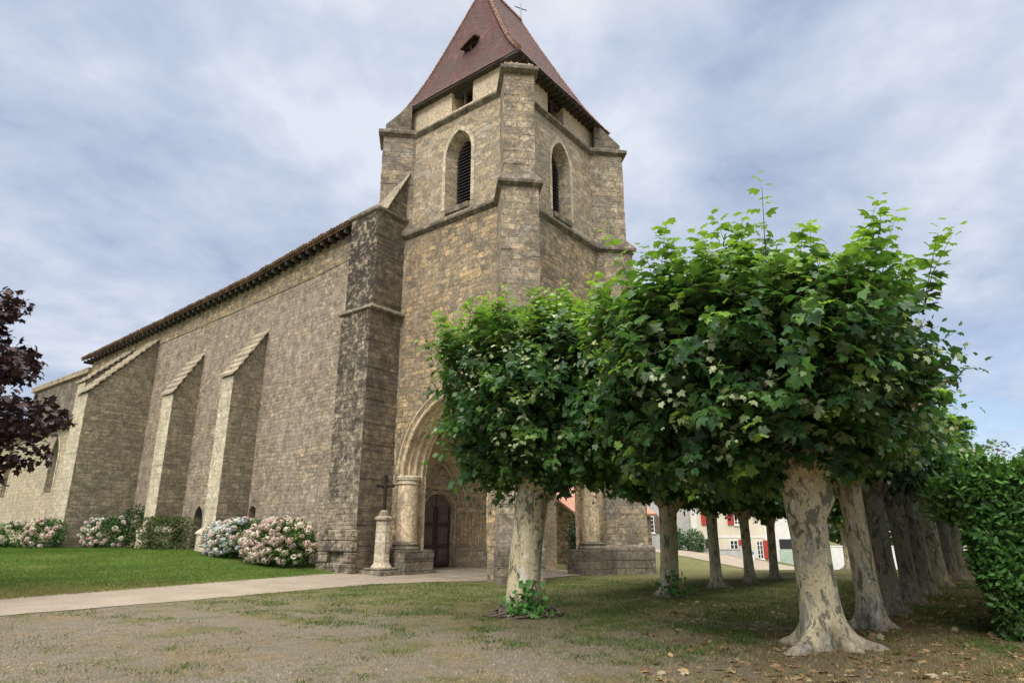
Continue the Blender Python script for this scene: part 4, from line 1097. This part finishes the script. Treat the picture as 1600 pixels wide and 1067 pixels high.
# nearest tree on the right
x, y = -7.81, -11.93
t2 = empty('plane_tree', (x, y, H(x, y))); tag(t2, 'nearest and largest pollarded plane tree with pale peeling trunk and broad root flare', 'tree', GRP)
trunk('trunk', t2, (-RT.x * .12, -RT.y * .12), .30, 2.85, 5, M['bark'], 1.45, 6, limb_r=1.6, limb_up=1.1, burl=(RTa - .15, 2.25, .24), wide_top=1.02, cav=(TC + .1,))
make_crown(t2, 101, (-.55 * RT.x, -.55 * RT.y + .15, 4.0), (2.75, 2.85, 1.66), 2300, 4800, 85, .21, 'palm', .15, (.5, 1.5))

# nearest tree of the left row
x, y = -7.33, -5.93
t1 = empty('plane_tree', (x, y, H(x, y))); tag(t1, 'leftmost plane tree, in front of the tower corner, with ivy on its root tangle', 'tree', GRP)
trunk('trunk', t1, (RT.x * .3, RT.y * .3), .37, 2.8, 9, M['bark'], .75, 6, wide_top=1.0, limb_r=1.2, limb_up=1.1, coff=(.6 * RT.x, .6 * RT.y))
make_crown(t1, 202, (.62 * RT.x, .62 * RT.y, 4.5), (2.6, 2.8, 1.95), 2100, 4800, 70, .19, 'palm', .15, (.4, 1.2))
ivy(t1, TC + .1, .45, 4, 110); root_tangle(t1, .48, 22, 60, (TC, 1.7))
# the rest: three seed trees, then copies
protos = []
for k, (sd_, bk_) in enumerate(((31, 'bark'), (32, 'bark'), (33, 'bark_dark'))):
    o = empty('plane_tree'); tr = trunk('trunk', o, (.1 * (k - 1), .12), .30, 2.75, sd_, M[bk_], (.85, 1.0, .8)[k], 5, wide_top=1.1, limb_r=1.6, limb_up=.9)
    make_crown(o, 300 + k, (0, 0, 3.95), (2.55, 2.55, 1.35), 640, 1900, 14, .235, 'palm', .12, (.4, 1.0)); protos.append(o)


def copy_tree(o, parent=None):
    c = o.copy(); col.objects.link(c); c.parent = parent
    for ch in list(o.children): copy_tree(ch, c)
    return c


ROWB = [(-1.22, -6.45, 0, 'second trunk of the left row, ivy at its foot, in front of the grey house'),
        (2.2, -6.45, 1, 'slim plane tree between the ivy-footed tree and the red-shuttered french window'),
        (4.9, -6.6, 0, 'slim plane trunk between the blue and white notice board and the last red shutter'),
        (7.7, -6.6, 1, 'plane tree with spreading roots right of the last red shutter'),
        (12.2, -6.5, 2, 'plane tree half hidden behind the nearest pale trunk'),
        (20, -6.7, 1, 'farthest plane trunk of the left row, brown against the far white wall')]
ROWA = [(-5.1, -12.1, 1, 'second plane tree of the hedge side row, half brown and half white trunk'),
        (-2.3, -12.0, 2, 'dark shaggy plane trunk just behind the half white one'),
        (.6, -12.0, 2, 'third dark plane trunk beyond the half white one, by the hedge'),
        (3.6, -12.0, 2, 'fourth dark plane trunk beyond the half white one, by the hedge'),
        (7.2, -12.0, 0, 'pale leaning plane trunk deep in the hedge side row'),
        (11.2, -12.0, 2, 'small far plane trunk near the dark end of the hedge side row'),
        (15.5, -12.0, 2, 'farthest plane trunk at the dark end of the hedge side row')]
used = set(); T_ALL = []
for (x, y, k, lb) in ROWB + ROWA:
    o = protos[k] if k not in used else copy_tree(protos[k]); used.add(k)
    o.location = (x, y, H(x, y)); o.rotation_euler = (0, 0, random.uniform(0, 6.28)); s_ = random.uniform(.95, 1.04); 
    if y > -8: s_ *= .92
    o.scale = (s_, s_, s_); tag(o, lb, 'tree', GRP); T_ALL.append(o)
    tk = [c for c in o.children if c.name.startswith('trunk')][0]; ts = (.92 if x < 0 else .64) if y > -8 else .72; tk.scale = (ts, ts, 1)
    if y < -8:
        o.rotation_euler = (0, 0, 0); cw = [c for c in o.children if c.name.startswith('crown')][0]; q_ = (.86, .86, .95) if x < -4 else (.88, .88, .84); cw.scale = q_; cw.location = (0, .42, .25 if x < -4 else .5)
ivy(T_ALL[0], TC - T_ALL[0].rotation_euler.z, .38, 7, 70)


# ================================================================== shrubs
def blob_leaves(parent, name, mat, kind, c, r, n, size, cols, seed, upb=.5, shell=(.72, 1.0), expo=2.4, floor=None):
    g = np.random.RandomState(seed); d = rnd_unit(n, g); r = np.array(r); rad = 1 / (np.abs(d / r) ** expo).sum(-1) ** (1 / expo)
    lum = np.array([mnoise.noise(Vector(tuple(v * 3.1 + seed))) for v in d]); k = g.uniform(*shell, n) * (1 + .16 * lum)
    P = np.array(c) + d * (rad * k)[:, None]
    if floor is not None: kk = P[:, 2] > floor; P, d = P[kk], d[kk]
    n = len(P); T = d * .7 + rnd_unit(n, g) * .7; Nn = d * .5 + np.array((0, 0, upb)) + rnd_unit(n, g) * .45
    ci = g.randint(len(cols), size=n); C = np.array(cols)[ci] * g.uniform(.75, 1.3, (n, 1))
    return leaves(name, mat, parent, P, T, Nn, g.uniform(.7, 1.25, n) * size, C, kind)


HG = [(.04, .10, .022), (.055, .13, .03), (.085, .17, .04)]


def hydrangea(x, y, wx, wy, h, nl, nf, fcols, seed, label, fsize=.13, leafcols=HG):
    z = H(x, y); o = empty('hydrangea', (x, y, z)); tag(o, label, 'shrub', 'hydrangeas along the nave wall')
    blob_leaves(o, 'foliage', M['shrubleaf'], 'oval', (0, 0, h * .45), (wx, wy, h * .55), nl, .17, leafcols, seed, .6, (.5, 1.0), floor=.02)
    g = np.random.RandomState(seed + 5); P, C = [], []
    for i in range(nf):
        d = rnd_unit(1, g)[0]; 
        if d[0] > .45: d[0] *= -1
        d[2] = d[2] * .8 + .12; r = np.array((wx, wy, h * .55)); rad = 1 / (np.abs(d / r) ** 2.4).sum() ** (1 / 2.4)
        p = np.array((0, 0, h * .45)) + d * rad * g.uniform(.93, 1.08)
        if p[2] < .12: continue
        rr = fsize * g.uniform(.6, 1.2); cc = np.array(fcols[g.randint(len(fcols))]) * g.uniform(.8, 1.1)
        m = 46; dd = rnd_unit(m, g); P.append((p + dd * rr * np.array((1, 1, .8)), dd, np.full(m, rr * .6), cc * g.uniform(.85, 1.12, (m, 1))))
    Pp = np.concatenate([q_[0] for q_ in P]); dd = np.concatenate([q_[1] for q_ in P]); S = np.concatenate([q_[2] for q_ in P]); C = np.clip(np.concatenate([q_[3] for q_ in P]), 0, .85)
    fo = leaves('flower_heads', M['petal'], o, Pp, np.cross(dd, rnd_unit(len(dd), g)), dd + rnd_unit(len(dd), g) * .2, S, C, 'star')
    return o


PK = [(.62, .46, .44), (.68, .55, .50), (.58, .40, .42), (.70, .62, .52)]; WB = [(.62, .62, .60), (.56, .58, .64), (.68, .67, .60), (.50, .52, .60), (.66, .58, .55)]; PL = [(.58, .50, .44), (.66, .60, .50), (.55, .44, .44)]
hydrangea(-2.45, 10.4, 1.2, 1.85, 1.8, 5600, 240, PK, 61, 'large hydrangea full of pale pink flower heads, beside the mottled black buttress', .14, HG + [(.16, .22, .03)])
hydrangea(-2.3, 13.9, 1.15, 2.3, 1.6, 6000, 200, WB + PK[:1], 62, 'hydrangea with white and pale blue flower heads, left of the pink one', .14)
hydrangea(-2.7, 27.6, 1.0, 1.8, 1.7, 3000, 90, [(.62, .60, .55), (.66, .40, .46), (.7, .66, .58)], 63, 'hydrangea with green crown above white and pink flowers, between two nave buttresses', .14)
hydrangea(-5.0, 29.8, .9, 1.6, 1.6, 2200, 80, PK, 64, 'dusty pink hydrangea against the foot of the widest buttress', .14)
hydrangea(-5.3, 33.6, 1.0, 2.1, 1.4, 2600, 60, PL, 65, 'green hydrangea with few cream flowers, left of the dusty pink one', .13)
hydrangea(-5.6, 38.2, 1.0, 2.3, 1.5, 2200, 40, PL, 66, 'leftmost hydrangea, under the purple maple branches', .13)
sh = empty('clipped_shrub', (-2.3, 21.2, H(-2.3, 21.2))); tag(sh, 'boxy dark flowerless shrub between the white pink hydrangea and the plinth', 'shrub')
blob_leaves(sh, 'foliage', M['shrubleaf'], 'oval', (0, 0, .75), (.95, 2.7, .85), 7500, .12, [(.05, .09, .022), (.075, .10, .028), (.09, .09, .03)], 67, .5, (.55, 1), 5, .02)
sh = empty('climbing_shrub', (-1.35, 27.2, H(-1.3, 27.4))); tag(sh, 'tall dark green shrub climbing the wall behind the white pink hydrangea', 'shrub')
blob_leaves(sh, 'foliage', M['shrubleaf'], 'oval', (0, 0, 1.2), (.6, 1.3, 1.3), 2200, .16, [(.03, .07, .02), (.05, .10, .03)], 68, .5, (.5, 1), 2.4, .02)
for i, (x, y, rx, ry, h, lb, cs) in enumerate(((12.4, 4.3, 1.1, 1.3, 3.0, 'tall dark laurel bush seen through the church porch, below the tiled roof', [(.02, .055, .015), (.035, .09, .02)]),
                                          (10.2, 3.2, .9, .8, 1.4, 'low dark round bush on the porch paving edge, behind the tree trunk', [(.02, .05, .015), (.03, .07, .02)]))):
    sh = empty('laurel_bush', (x, y, H(x, y))); tag(sh, lb, 'bush'); blob_leaves(sh, 'foliage', M['laurel'], 'oval', (0, 0, h * .48), (rx, ry, h * .54), 3800, .2, cs, 70 + i, .5, (.4, 1), 2.4, .0)

# ================================================================== laurel hedge on the right
hx0, hx1, hy0, hy1, hh_ = -5.5, 28.0, -17.0, -13.85, 2.6
hd = empty('laurel_hedge', (hx0, -14.5, 0)); tag(hd, 'tall clipped laurel hedge with glossy green leaves at the right edge', 'hedge')
g = np.random.RandomState(5)
def hedge_face(n, f): return f(g.random(n), g.random(n))
faces_ = []
n = 9500; a_, b_ = g.random(n), g.random(n); faces_.append((np.stack([np.zeros(n) - .0, a_ * (hy1 - hy0) + hy0, b_ * hh_], 1), (-1, 0, .1)))
n = 16000; a_, b_ = g.random(n) ** 2.2, g.random(n); faces_.append((np.stack([a_ * (hx1 - hx0), np.full(n, hy1), b_ * hh_], 1), (0, 1, .1)))
n = 12000; a_, b_ = g.random(n) ** 2.0, g.random(n); faces_.append((np.stack([a_ * (hx1 - hx0), b_ * (hy1 - hy0) + hy0, np.full(n, hh_)], 1), (0, 0, 1)))
n = 3000; a_, b_ = g.random(n) ** 1.6, g.random(n); faces_.append((np.stack([a_ * 12, hy1 + .15 + g.random(n) * .5, hh_ - .75 + b_ * .75], 1), (-.3, 1, .2)))
P = np.concatenate([f[0] for f in faces_]); d = np.concatenate([np.tile(f[1], (len(f[0]), 1)) for f in faces_]).astype(float)
lum = np.array([mnoise.noise(Vector((p[0] * 1.1, p[1] * 1.1, p[2] * 1.1))) + .5 * mnoise.noise(Vector((p[0] * 3, p[1] * 3, p[2] * 3))) for p in P])
low_in = np.clip((1.1 - P[:, 2]), 0, 1)[:, None] * -.28
top_x = (d[:, 2] > .5)[:, None] * np.array((0, 0, 1.)) * (np.abs(g.normal(size=(len(P), 1))) * .14)
P = P + d * (lum * .22 - g.random(len(P)) * .28)[:, None] + d * low_in + top_x
# the near end leans: wider at the top than at the foot
P[:, 1] += np.where(d[:, 0] < -.5, (P[:, 2] - 1.2) * .10 * np.clip((P[:, 1] - hy0 - 1.8) / 1.4, 0, 1), 0)
P[:, 1] -= -14.5
nP = len(P)
T_ = d * .5 + rnd_unit(nP, g) * .75 + np.array((0, 0, .25)); Nn_ = d * .8 + np.array((0, 0, .45)) + rnd_unit(nP, g) * .4
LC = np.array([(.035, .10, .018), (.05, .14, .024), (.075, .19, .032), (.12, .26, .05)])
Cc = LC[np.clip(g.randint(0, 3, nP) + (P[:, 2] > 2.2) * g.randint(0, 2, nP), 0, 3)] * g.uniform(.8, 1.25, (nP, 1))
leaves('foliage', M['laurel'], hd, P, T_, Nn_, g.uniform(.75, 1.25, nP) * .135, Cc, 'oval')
c = MB(); c.box(.55, hx1 - hx0 - .3, hy0 + 14.9, hy1 + 14.0, -.1, hh_ - .5); c.build('hedge_core', simple('dark_hedge_core', (.012, .014, .008), (.03, .03, .018), 8, 1), hd)  # solid near-black box filling the hedge behind its leaves

# background broadleaf trees behind the hedge and houses
def bushy(name, x, y, r, h, trunk_h, n, size, cols, seed, label, kind='mid', cat='tree', group=None, mat='shrubleaf', clumps=22, sparse=.5, spread=.34):
    z = H(x, y); o = empty(name, (x, y, z)); tag(o, label, cat, group); g = np.random.RandomState(seed)
    tb = MB(); tb.tube([(0, 0, -.3), (.1, 0, trunk_h * .6), (0, .1, trunk_h), (0, 0, h * .8)], [r * .10, r * .08, r * .07, r * .02], 8)
    for k in range(9):
        dd = rnd_unit(1, g)[0]; dd[2] = abs(dd[2]) * .6 + .1; e_ = np.array((0, 0, trunk_h + (h - trunk_h) * .35)) + dd * np.array((r, r, (h - trunk_h) * .5)) * .85
        z0 = g.uniform(trunk_h * .8, h * .6); tb.tube([(0, 0, z0), tuple((e_ + np.array((0, 0, z0))) / 2 + np.array((0, 0, .3))), tuple(e_)], [r * .045, r * .028, r * .01], 5)
    tb.build('trunk', M['root'], o, smooth_=True)
    ch = (h - trunk_h) / 2; cc = np.array((0, 0, trunk_h + ch)); cd = rnd_unit(clumps, g) * g.uniform(.45, .95, (clumps, 1)) * np.array((r, r, ch))
    k = g.randint(clumps, size=n); dd = rnd_unit(n, g); cr_ = spread * r * g.uniform(.7, 1.2, clumps)
    P = cc + cd[k] + dd * (cr_[k] * g.uniform(.3, 1.0, n) ** sparse)[:, None] * np.array((1, 1, .62))
    C = np.array(cols)[g.randint(len(cols), size=n)] * g.uniform(.75, 1.3, (n, 1))
    leaves('crown', M[mat], o, P, dd * .5 + rnd_unit(n, g) * .7, dd * .4 + np.array((0, 0, .8)) + rnd_unit(n, g) * .5, g.uniform(.7, 1.3, n) * size, C, kind)
    return o


# purple maple leaning in from the left edge
mp_ = CAM + FW * 17.0 + RT * (-15.35)
bushy('purple_maple', mp_.x, mp_.y, 3.45, 8.0, 2.3, 8600, .17, [(.030, .012, .018), (.045, .017, .022), (.022, .012, .016), (.06, .028, .03)], 77, 'purple-leaved maple reaching in at the left edge, in front of the chapel', 'palm', 'tree', None, 'maroon', 44, .6, .26)
def at(d, r): v = CAM + FW * d + RT * (r * d); return v.x, v.y
FG = 'background trees beyond the hedge and houses'
BT = [(46, .745, 4.2, 8.6, 'reddish sparse thin-branched tree against the sky at the right edge', [(.10, .05, .045), (.08, .045, .035)], 900, .22),
      (40, .80, 4.0, 6.2, 'rounded green tree rising behind the laurel hedge at the right edge', [(.06, .12, .03), (.09, .16, .04)], 6000, .26),
      (44, .70, 3.2, 5.4, 'low olive green tree behind the hedge, left of the reddish tree', [(.08, .11, .03), (.12, .13, .05)], 5000, .26),
      (92, .30, 6, 9, 'far green tree behind the cream house', [(.05, .10, .03)], 4000, .5), (96, .52, 7, 10, 'far green tree behind the white house', [(.05, .10, .03), (.07, .12, .03)], 4000, .5)]
for i, (d_, r_, rr, h, lb, cs, n, sz_) in enumerate(BT):
    x, y = at(d_, r_); bushy('bare_tree' if i == 0 else 'broadleaf_tree', x, y, rr, h, 1.6 if i else 3.5, n, sz_, cs, 400 + i, lb, group=FG, sparse=.5)

# ================================================================== houses beyond the trees
HD = 76.0
ho = CAM + FW * HD; HZ = -2.3
def house_empty(name, label, cat='house'):
    o = empty(name, (ho.x, ho.y, 0), math.atan2(RT.y, RT.x)); tag(o, label, cat); return o
def hz(z): return 1.6 + (z - 1.6) * 2
M['cream'] = simple('cream_render', (.60, .55, .43), (.72, .67, .54), 1.2, .9, .004, lo=.3, hi=.7)
M['white'] = simple('white_render', (.66, .66, .64), (.80, .80, .78), 1.5, .9, .003, lo=.3, hi=.7)
M['greyr'] = simple('grey_cement_render', (.36, .36, .35), (.52, .52, .51), .9, .9, .006, lo=.3, hi=.7)
M['shut'] = simple('red_shutter_paint', (.36, .045, .04), (.42, .06, .05), 6, .5)
M['glass'] = simple('dark_window_glass', (.025, .03, .035), None, rough=.1, spec=.6)
M['bshut'] = simple('brown_shutter_wood', (.12, .085, .06), (.17, .12, .09), 6, .6)


def window(parent, x0, x1, z0, z1, shutL=None, shutR=None, col_='shut', bars=3):
    f = MB(); t = .09
    for a in ((x0, x0 + t, z0, z1), (x1 - t, x1, z0, z1), (x0 + t, x1 - t, z0, z0 + t), (x0 + t, x1 - t, z1 - t, z1)): f.box(a[0], a[1], -.05, .06, a[2], a[3])
    xm = (x0 + x1) / 2; f.box(xm - .05, xm + .05, -.045, .05, z0 + t, z1 - t)
    for k in range(1, bars + 1):
        zz_ = lerp(z0, z1, k / (bars + 1)); f.box(x0 + t, xm - .052, -.04, .045, zz_ - .025, zz_ + .025); f.box(xm + .052, x1 - t, -.04, .045, zz_ - .025, zz_ + .025)
    w_ = f.build('window', M['white'], parent); MB().box(x0 + .02, x1 - .02, -.02, .03, z0 + .02, z1 - .02).build('pane', M['glass'], w_)
    MB().box(x0 - .1, x1 + .1, -.14, .02, z0 - .12, z0 - .002).build('sill', M['white'], w_)
    for sd2 in (shutL, shutR):
        if sd2: 
            s = MB(); s.box(sd2[0], sd2[1], -.13, -.07, z0 - .02, z1 + .04)
            for k in range(3): zz_ = lerp(z0, z1, (k + .5) / 3); s.box(sd2[0] + .04, sd2[1] - .04, -.15, -.131, zz_ - .22, zz_ + .22)
            s.build('shutter', M[col_], parent)
    return w_


hA = house_empty('grey_house', 'grey rendered house with a brown shuttered window, right behind the tower pier')
c = MB(); c.box(13.2, 20.1, 0, 9, HZ - .5, 6.6); c.build('wall', M['greyr'], hA)
c = MB(); c.extr([(-.4, 6.55), (-.4, 6.75), (4.5, 8.8), (9.4, 6.75), (9.4, 6.55), (4.5, 8.6)], 0, 13.0, 20.3); c.build('roof', M['house_tile'], hA)
window(hA, 15.2, 16.1, hz(1.72), hz(2.62), None, (16.12, 16.6), 'bshut')
MB().box(14.9, 15.75, -.12, -.01, hz(.96), hz(1.5)).build('meter_box', M['white'], hA)
hB = house_empty('cream_house', 'cream two-storey house with red shutters and french windows beyond the trees')
c = MB(); c.box(20.12, 28.7, -.6, 9, HZ - .5, 5.3); c.build('wall', M['cream'], hB)
c = MB(); c.extr([(-1.0, 5.25), (-1.0, 5.45), (4.2, 7.6), (9.4, 5.45), (9.4, 5.25), (4.2, 7.4)], 0, 19.9, 28.9); c.build('roof', M['house_tile'], hB)
c = MB(); c.box(20.13, 20.75, -.64, -.602, HZ, 5.2); c.box(28.25, 28.69, -.64, -.602, HZ, 5.2); c.box(20.76, 28.24, -.635, -.602, 1.30, 1.52); c.build('quoins', M['white'], hB)
hBf = empty('front_bay'); hBf.parent = hB; hBf.location = (0, -.61, 0)
wn = [(21.95, 22.5, 2.7, 4.2, (21.25, 21.85), None), (24.95, 25.7, 2.7, 4.2, (24.2, 24.9), (25.75, 26.4)), (24.25, 25.15, -.85, 1.05, None, (25.2, 25.72)), (27.2, 27.9, -.95, 1.0, None, (27.92, 28.42))]
for (x0, x1, z0, z1, a1, a2) in wn: window(hBf, x0, x1, z0, z1, a1, a2)
MB().box(21.5, 22.4, -.05, .02, .0, 1.15).build('garage_opening', M['glass'], hBf)
wl = house_empty('garden_wall', 'low grey rendered garden wall in front of the cream house', 'wall')
c = MB(); c.box(20.1, 24.6, -3.4, -3.15, HZ - .5, hz(.86) - .02); c.box(20.05, 24.65, -3.46, -3.09, hz(.86) - .02, hz(.86) + .08); c.box(24.35, 24.75, -3.5, -3.05, HZ - .5, .5); c.build('wall', M['greyr'], wl)
ps = house_empty('notice_board', 'small blue and white notice board before the french window', 'notice board')
c = MB(); c.box(25.25, 25.31, -3.6, -3.54, HZ, -.9); c.box(25.62, 25.68, -3.6, -3.54, HZ, -.9); c.build('post', M['greyr'], ps)
c = MB(); c.box(25.2, 25.75, -3.66, -3.61, -1.0, -.05); c.build('board', M['white'], ps)
c = MB(); c.box(25.22, 25.73, -3.672, -3.662, -.38, -.08); c.build('blue_header', simple('blue_print', (.05, .2, .5)), ps)
hC = house_empty('white_house', 'white rendered outbuilding with a dark window, right of the cream house')
c = MB(); c.box(28.95, 33.2, .5, 8, HZ - .5, 4.0); c.box(28.9, 33.3, .4, 8.1, 4.0, 4.2); c.build('wall', M['white'], hC)
MB().box(30.2, 31.6, .44, .495, .1, 1.15).build('window', M['glass'], hC)
MB().box(30.1, 31.5, .44, .495, HZ + .3, .0).build('gate', simple('pale_green_gate', (.30, .42, .33), (.5, .58, .5), 5), hC)
hE = house_empty('long_white_wall', 'long low white wall at the far end of the tree rows', 'wall')
c = MB(); c.box(33.5, 52, 2.0, 2.4, HZ - .5, .3); c.box(33.4, 52.1, 1.95, 2.45, .3, .42); c.build('wall', M['white'], hE)
for i, (lx, lb) in enumerate(((17.3, 'round green bush left of the second trunk, at the grey house foot'), (19.3, 'round green bush against the grey house, left of the garden wall'))):
    p = ho + RT * lx - FW * 4.4; sh = empty('round_bush', (p.x, p.y, H(p.x, p.y) - .1)); tag(sh, lb, 'bush')
    blob_leaves(sh, 'foliage', M['shrubleaf'], 'oval', (0, 0, 1.1), (1.0, 1.0, 1.3), 1600, .26, [(.06, .12, .05), (.09, .16, .07)], 500 + i, .5, (.5, 1), 2.2, .0)

# ================================================================== grass, leaf litter and pebbles
def scatter(n, dmin, dmax, rmin, rmax, g, pw=1.0):
    d_ = dmin + (dmax - dmin) * g.random(n) ** pw; r_ = g.uniform(rmin, rmax, n)
    X = CAM.x + FW.x * d_ + RT.x * d_ * r_; Y = CAM.y + FW.y * d_ + RT.y * d_ * r_
    return X, Y, d_


def edge_y(X, pts):
    xs = [p[0] for p in pts]; return np.interp(X, xs, [p[1] for p in pts])


g = np.random.RandomState(99)
X, Y, d_ = scatter(460000, 4.4, 26, -.85, .85, g, 1.15)
nz = np.array([mnoise.noise(Vector((a * .9, b * .9, 0))) + .6 * mnoise.noise(Vector((a * 3.1, b * 3.1, 3))) for a, b in zip(X, Y)])
keep = (nz - .45 * np.clip((-8.5 - X) / 3, 0, 1) > g.uniform(-.75, .55, len(X))) & (Y < edge_y(X, low_edge) + .10) & ~((X > -.1) & (Y > .3)) & (Y > -24)
# avoid the corner pier
keep &= ~((X > -1.3) & (Y > -1.2) & (X < .6))
X, Y, nz, d_ = X[keep], Y[keep], nz[keep], d_[keep]; n = len(X)
green = np.clip((X + 11) / 5 + nz * 1.6 - np.clip((-10 - Y) / 2.5, 0, 1) * .9, 0, 1) * .85 + .12 * (nz > .2)
isg = g.random(n) < green
Cb = np.where(isg[:, None], np.array((.085, .135, .033)), np.array((.30, .24, .135))) * g.uniform(.45, 1.45, (n, 1))
Pn = np.stack([X, Y, hgt(X, Y) - .004], 1); tt = rnd_unit(n, g) * np.array((.8, .8, .1)) + np.array((0, 0, .75)); 
tag(leaves('dry_grass', M['blade'], None, Pn, tt, rnd_unit(n, g) + np.array((-.6, -.5, .2)), g.uniform(.025, .07, n) * (.8 + .4 * isg), Cb, 'blade'), 'short dry and green turf blades in front of the church', 'grass', None, 'stuff')
# lawn blades
X, Y, d_ = scatter(420000, 12, 42, -.86, -.12, g, 1.0)
keep = (Y > edge_y(X, [(-40, 2.4), (-26, 4.1), (-13.2, 5.45), (-8.4, 6.1), (-3.2, 6.8), (-.3, 6.7)]) - .08) & (X < -2.4) & (Y < 36); X, Y = X[keep], Y[keep]; n = len(X)
nz = np.array([mnoise.noise(Vector((a * .5, b * .5, 0))) for a, b in zip(X, Y)])
dryl = g.random(n) < np.clip((7.2 - (Y + .35 * (X + 8) * 0 + .35 * X + 2.2)) / 3 + nz * .5, .02, .8)
Cb = np.where(dryl[:, None], np.array((.20, .17, .07)), np.array((.082, .140, .026))) * (g.uniform(.7, 1.35, (n, 1)) + nz[:, None] * .3)
Pn = np.stack([X, Y, hgt(X, Y) + .012], 1)
tag(leaves('lawn_grass', M['blade'], None, Pn, rnd_unit(n, g) * np.array((.7, .7, .1)) + np.array((0, 0, .8)), rnd_unit(n, g) + np.array((-.6, -.5, .2)), g.uniform(.03, .06, n), Cb, 'blade'), 'mown green lawn blades along the nave', 'grass', None, 'stuff')
# grit
X, Y, d_ = scatter(52000, 4.4, 15, -.85, .6, g, 1.5); nz = np.array([mnoise.noise(Vector((a * .6, b * .6, 8))) for a, b in zip(X, Y)])
keep = (nz > g.uniform(-.3, .35, len(X))) & (Y < edge_y(X, low_edge)) & (X < -5) & (Y > -11.5); X, Y = X[keep], Y[keep]; n = len(X); s = g.uniform(.004, .012, n) * (1 + (g.random(n) < .03) * .8)
V = np.array([(1, 0, 0), (0, 1, 0), (-1, 0, 0), (0, -1, 0), (0, 0, .8)]); me = D.meshes.new('gravel')
Vv = np.stack([X, Y, hgt(X, Y)], 1)[:, None, :] + V[None] * s[:, None, None] * g.uniform(.6, 1.4, (n, 5, 1)); ff = (np.array([(0, 1, 4), (1, 2, 4), (2, 3, 4), (3, 0, 4)])[None] + (np.arange(n) * 5)[:, None, None]).reshape(-1, 3)
me.from_pydata(Vv.reshape(-1, 3).tolist(), [], ff.tolist()); me.materials.append(simple('grey_pebble', (.13, .115, .09), (.36, .33, .28), 30, .9)); o = D.objects.new('gravel', me); col.objects.link(o)
tag(o, 'fine grey gravel scattered over the trodden dry ground', 'gravel', None, 'stuff')
# fallen leaves
X, Y, d_ = scatter(2600, 5, 24, .18, .9, g, 1.0); keep = (Y < -3.5) & (g.random(len(X)) < np.clip((-6 - Y) / 6, .06, 1)) & (Y > -16); X, Y = X[keep], Y[keep]; n = len(X)
Cb = np.array([(.24, .15, .08), (.32, .23, .13), (.17, .105, .06), (.38, .31, .20)])[g.randint(4, size=n)] * g.uniform(.7, 1.2, (n, 1))
tag(leaves('fallen_leaves', M['blade'], None, np.stack([X, Y, hgt(X, Y) + .012], 1), rnd_unit(n, g) * np.array((1, 1, .18)), rnd_unit(n, g) * .3 + np.array((0, 0, 1)), g.uniform(.05, .15, n), Cb, 'palm'), 'dry brown plane leaves lying under the trees', 'leaves', None, 'stuff')

# ------------------------------------------------------------------ final render settings that belong to the scene
scene.cycles.max_bounces = 8; scene.cycles.diffuse_bounces = 6
scene.cycles.transparent_max_bounces = 4
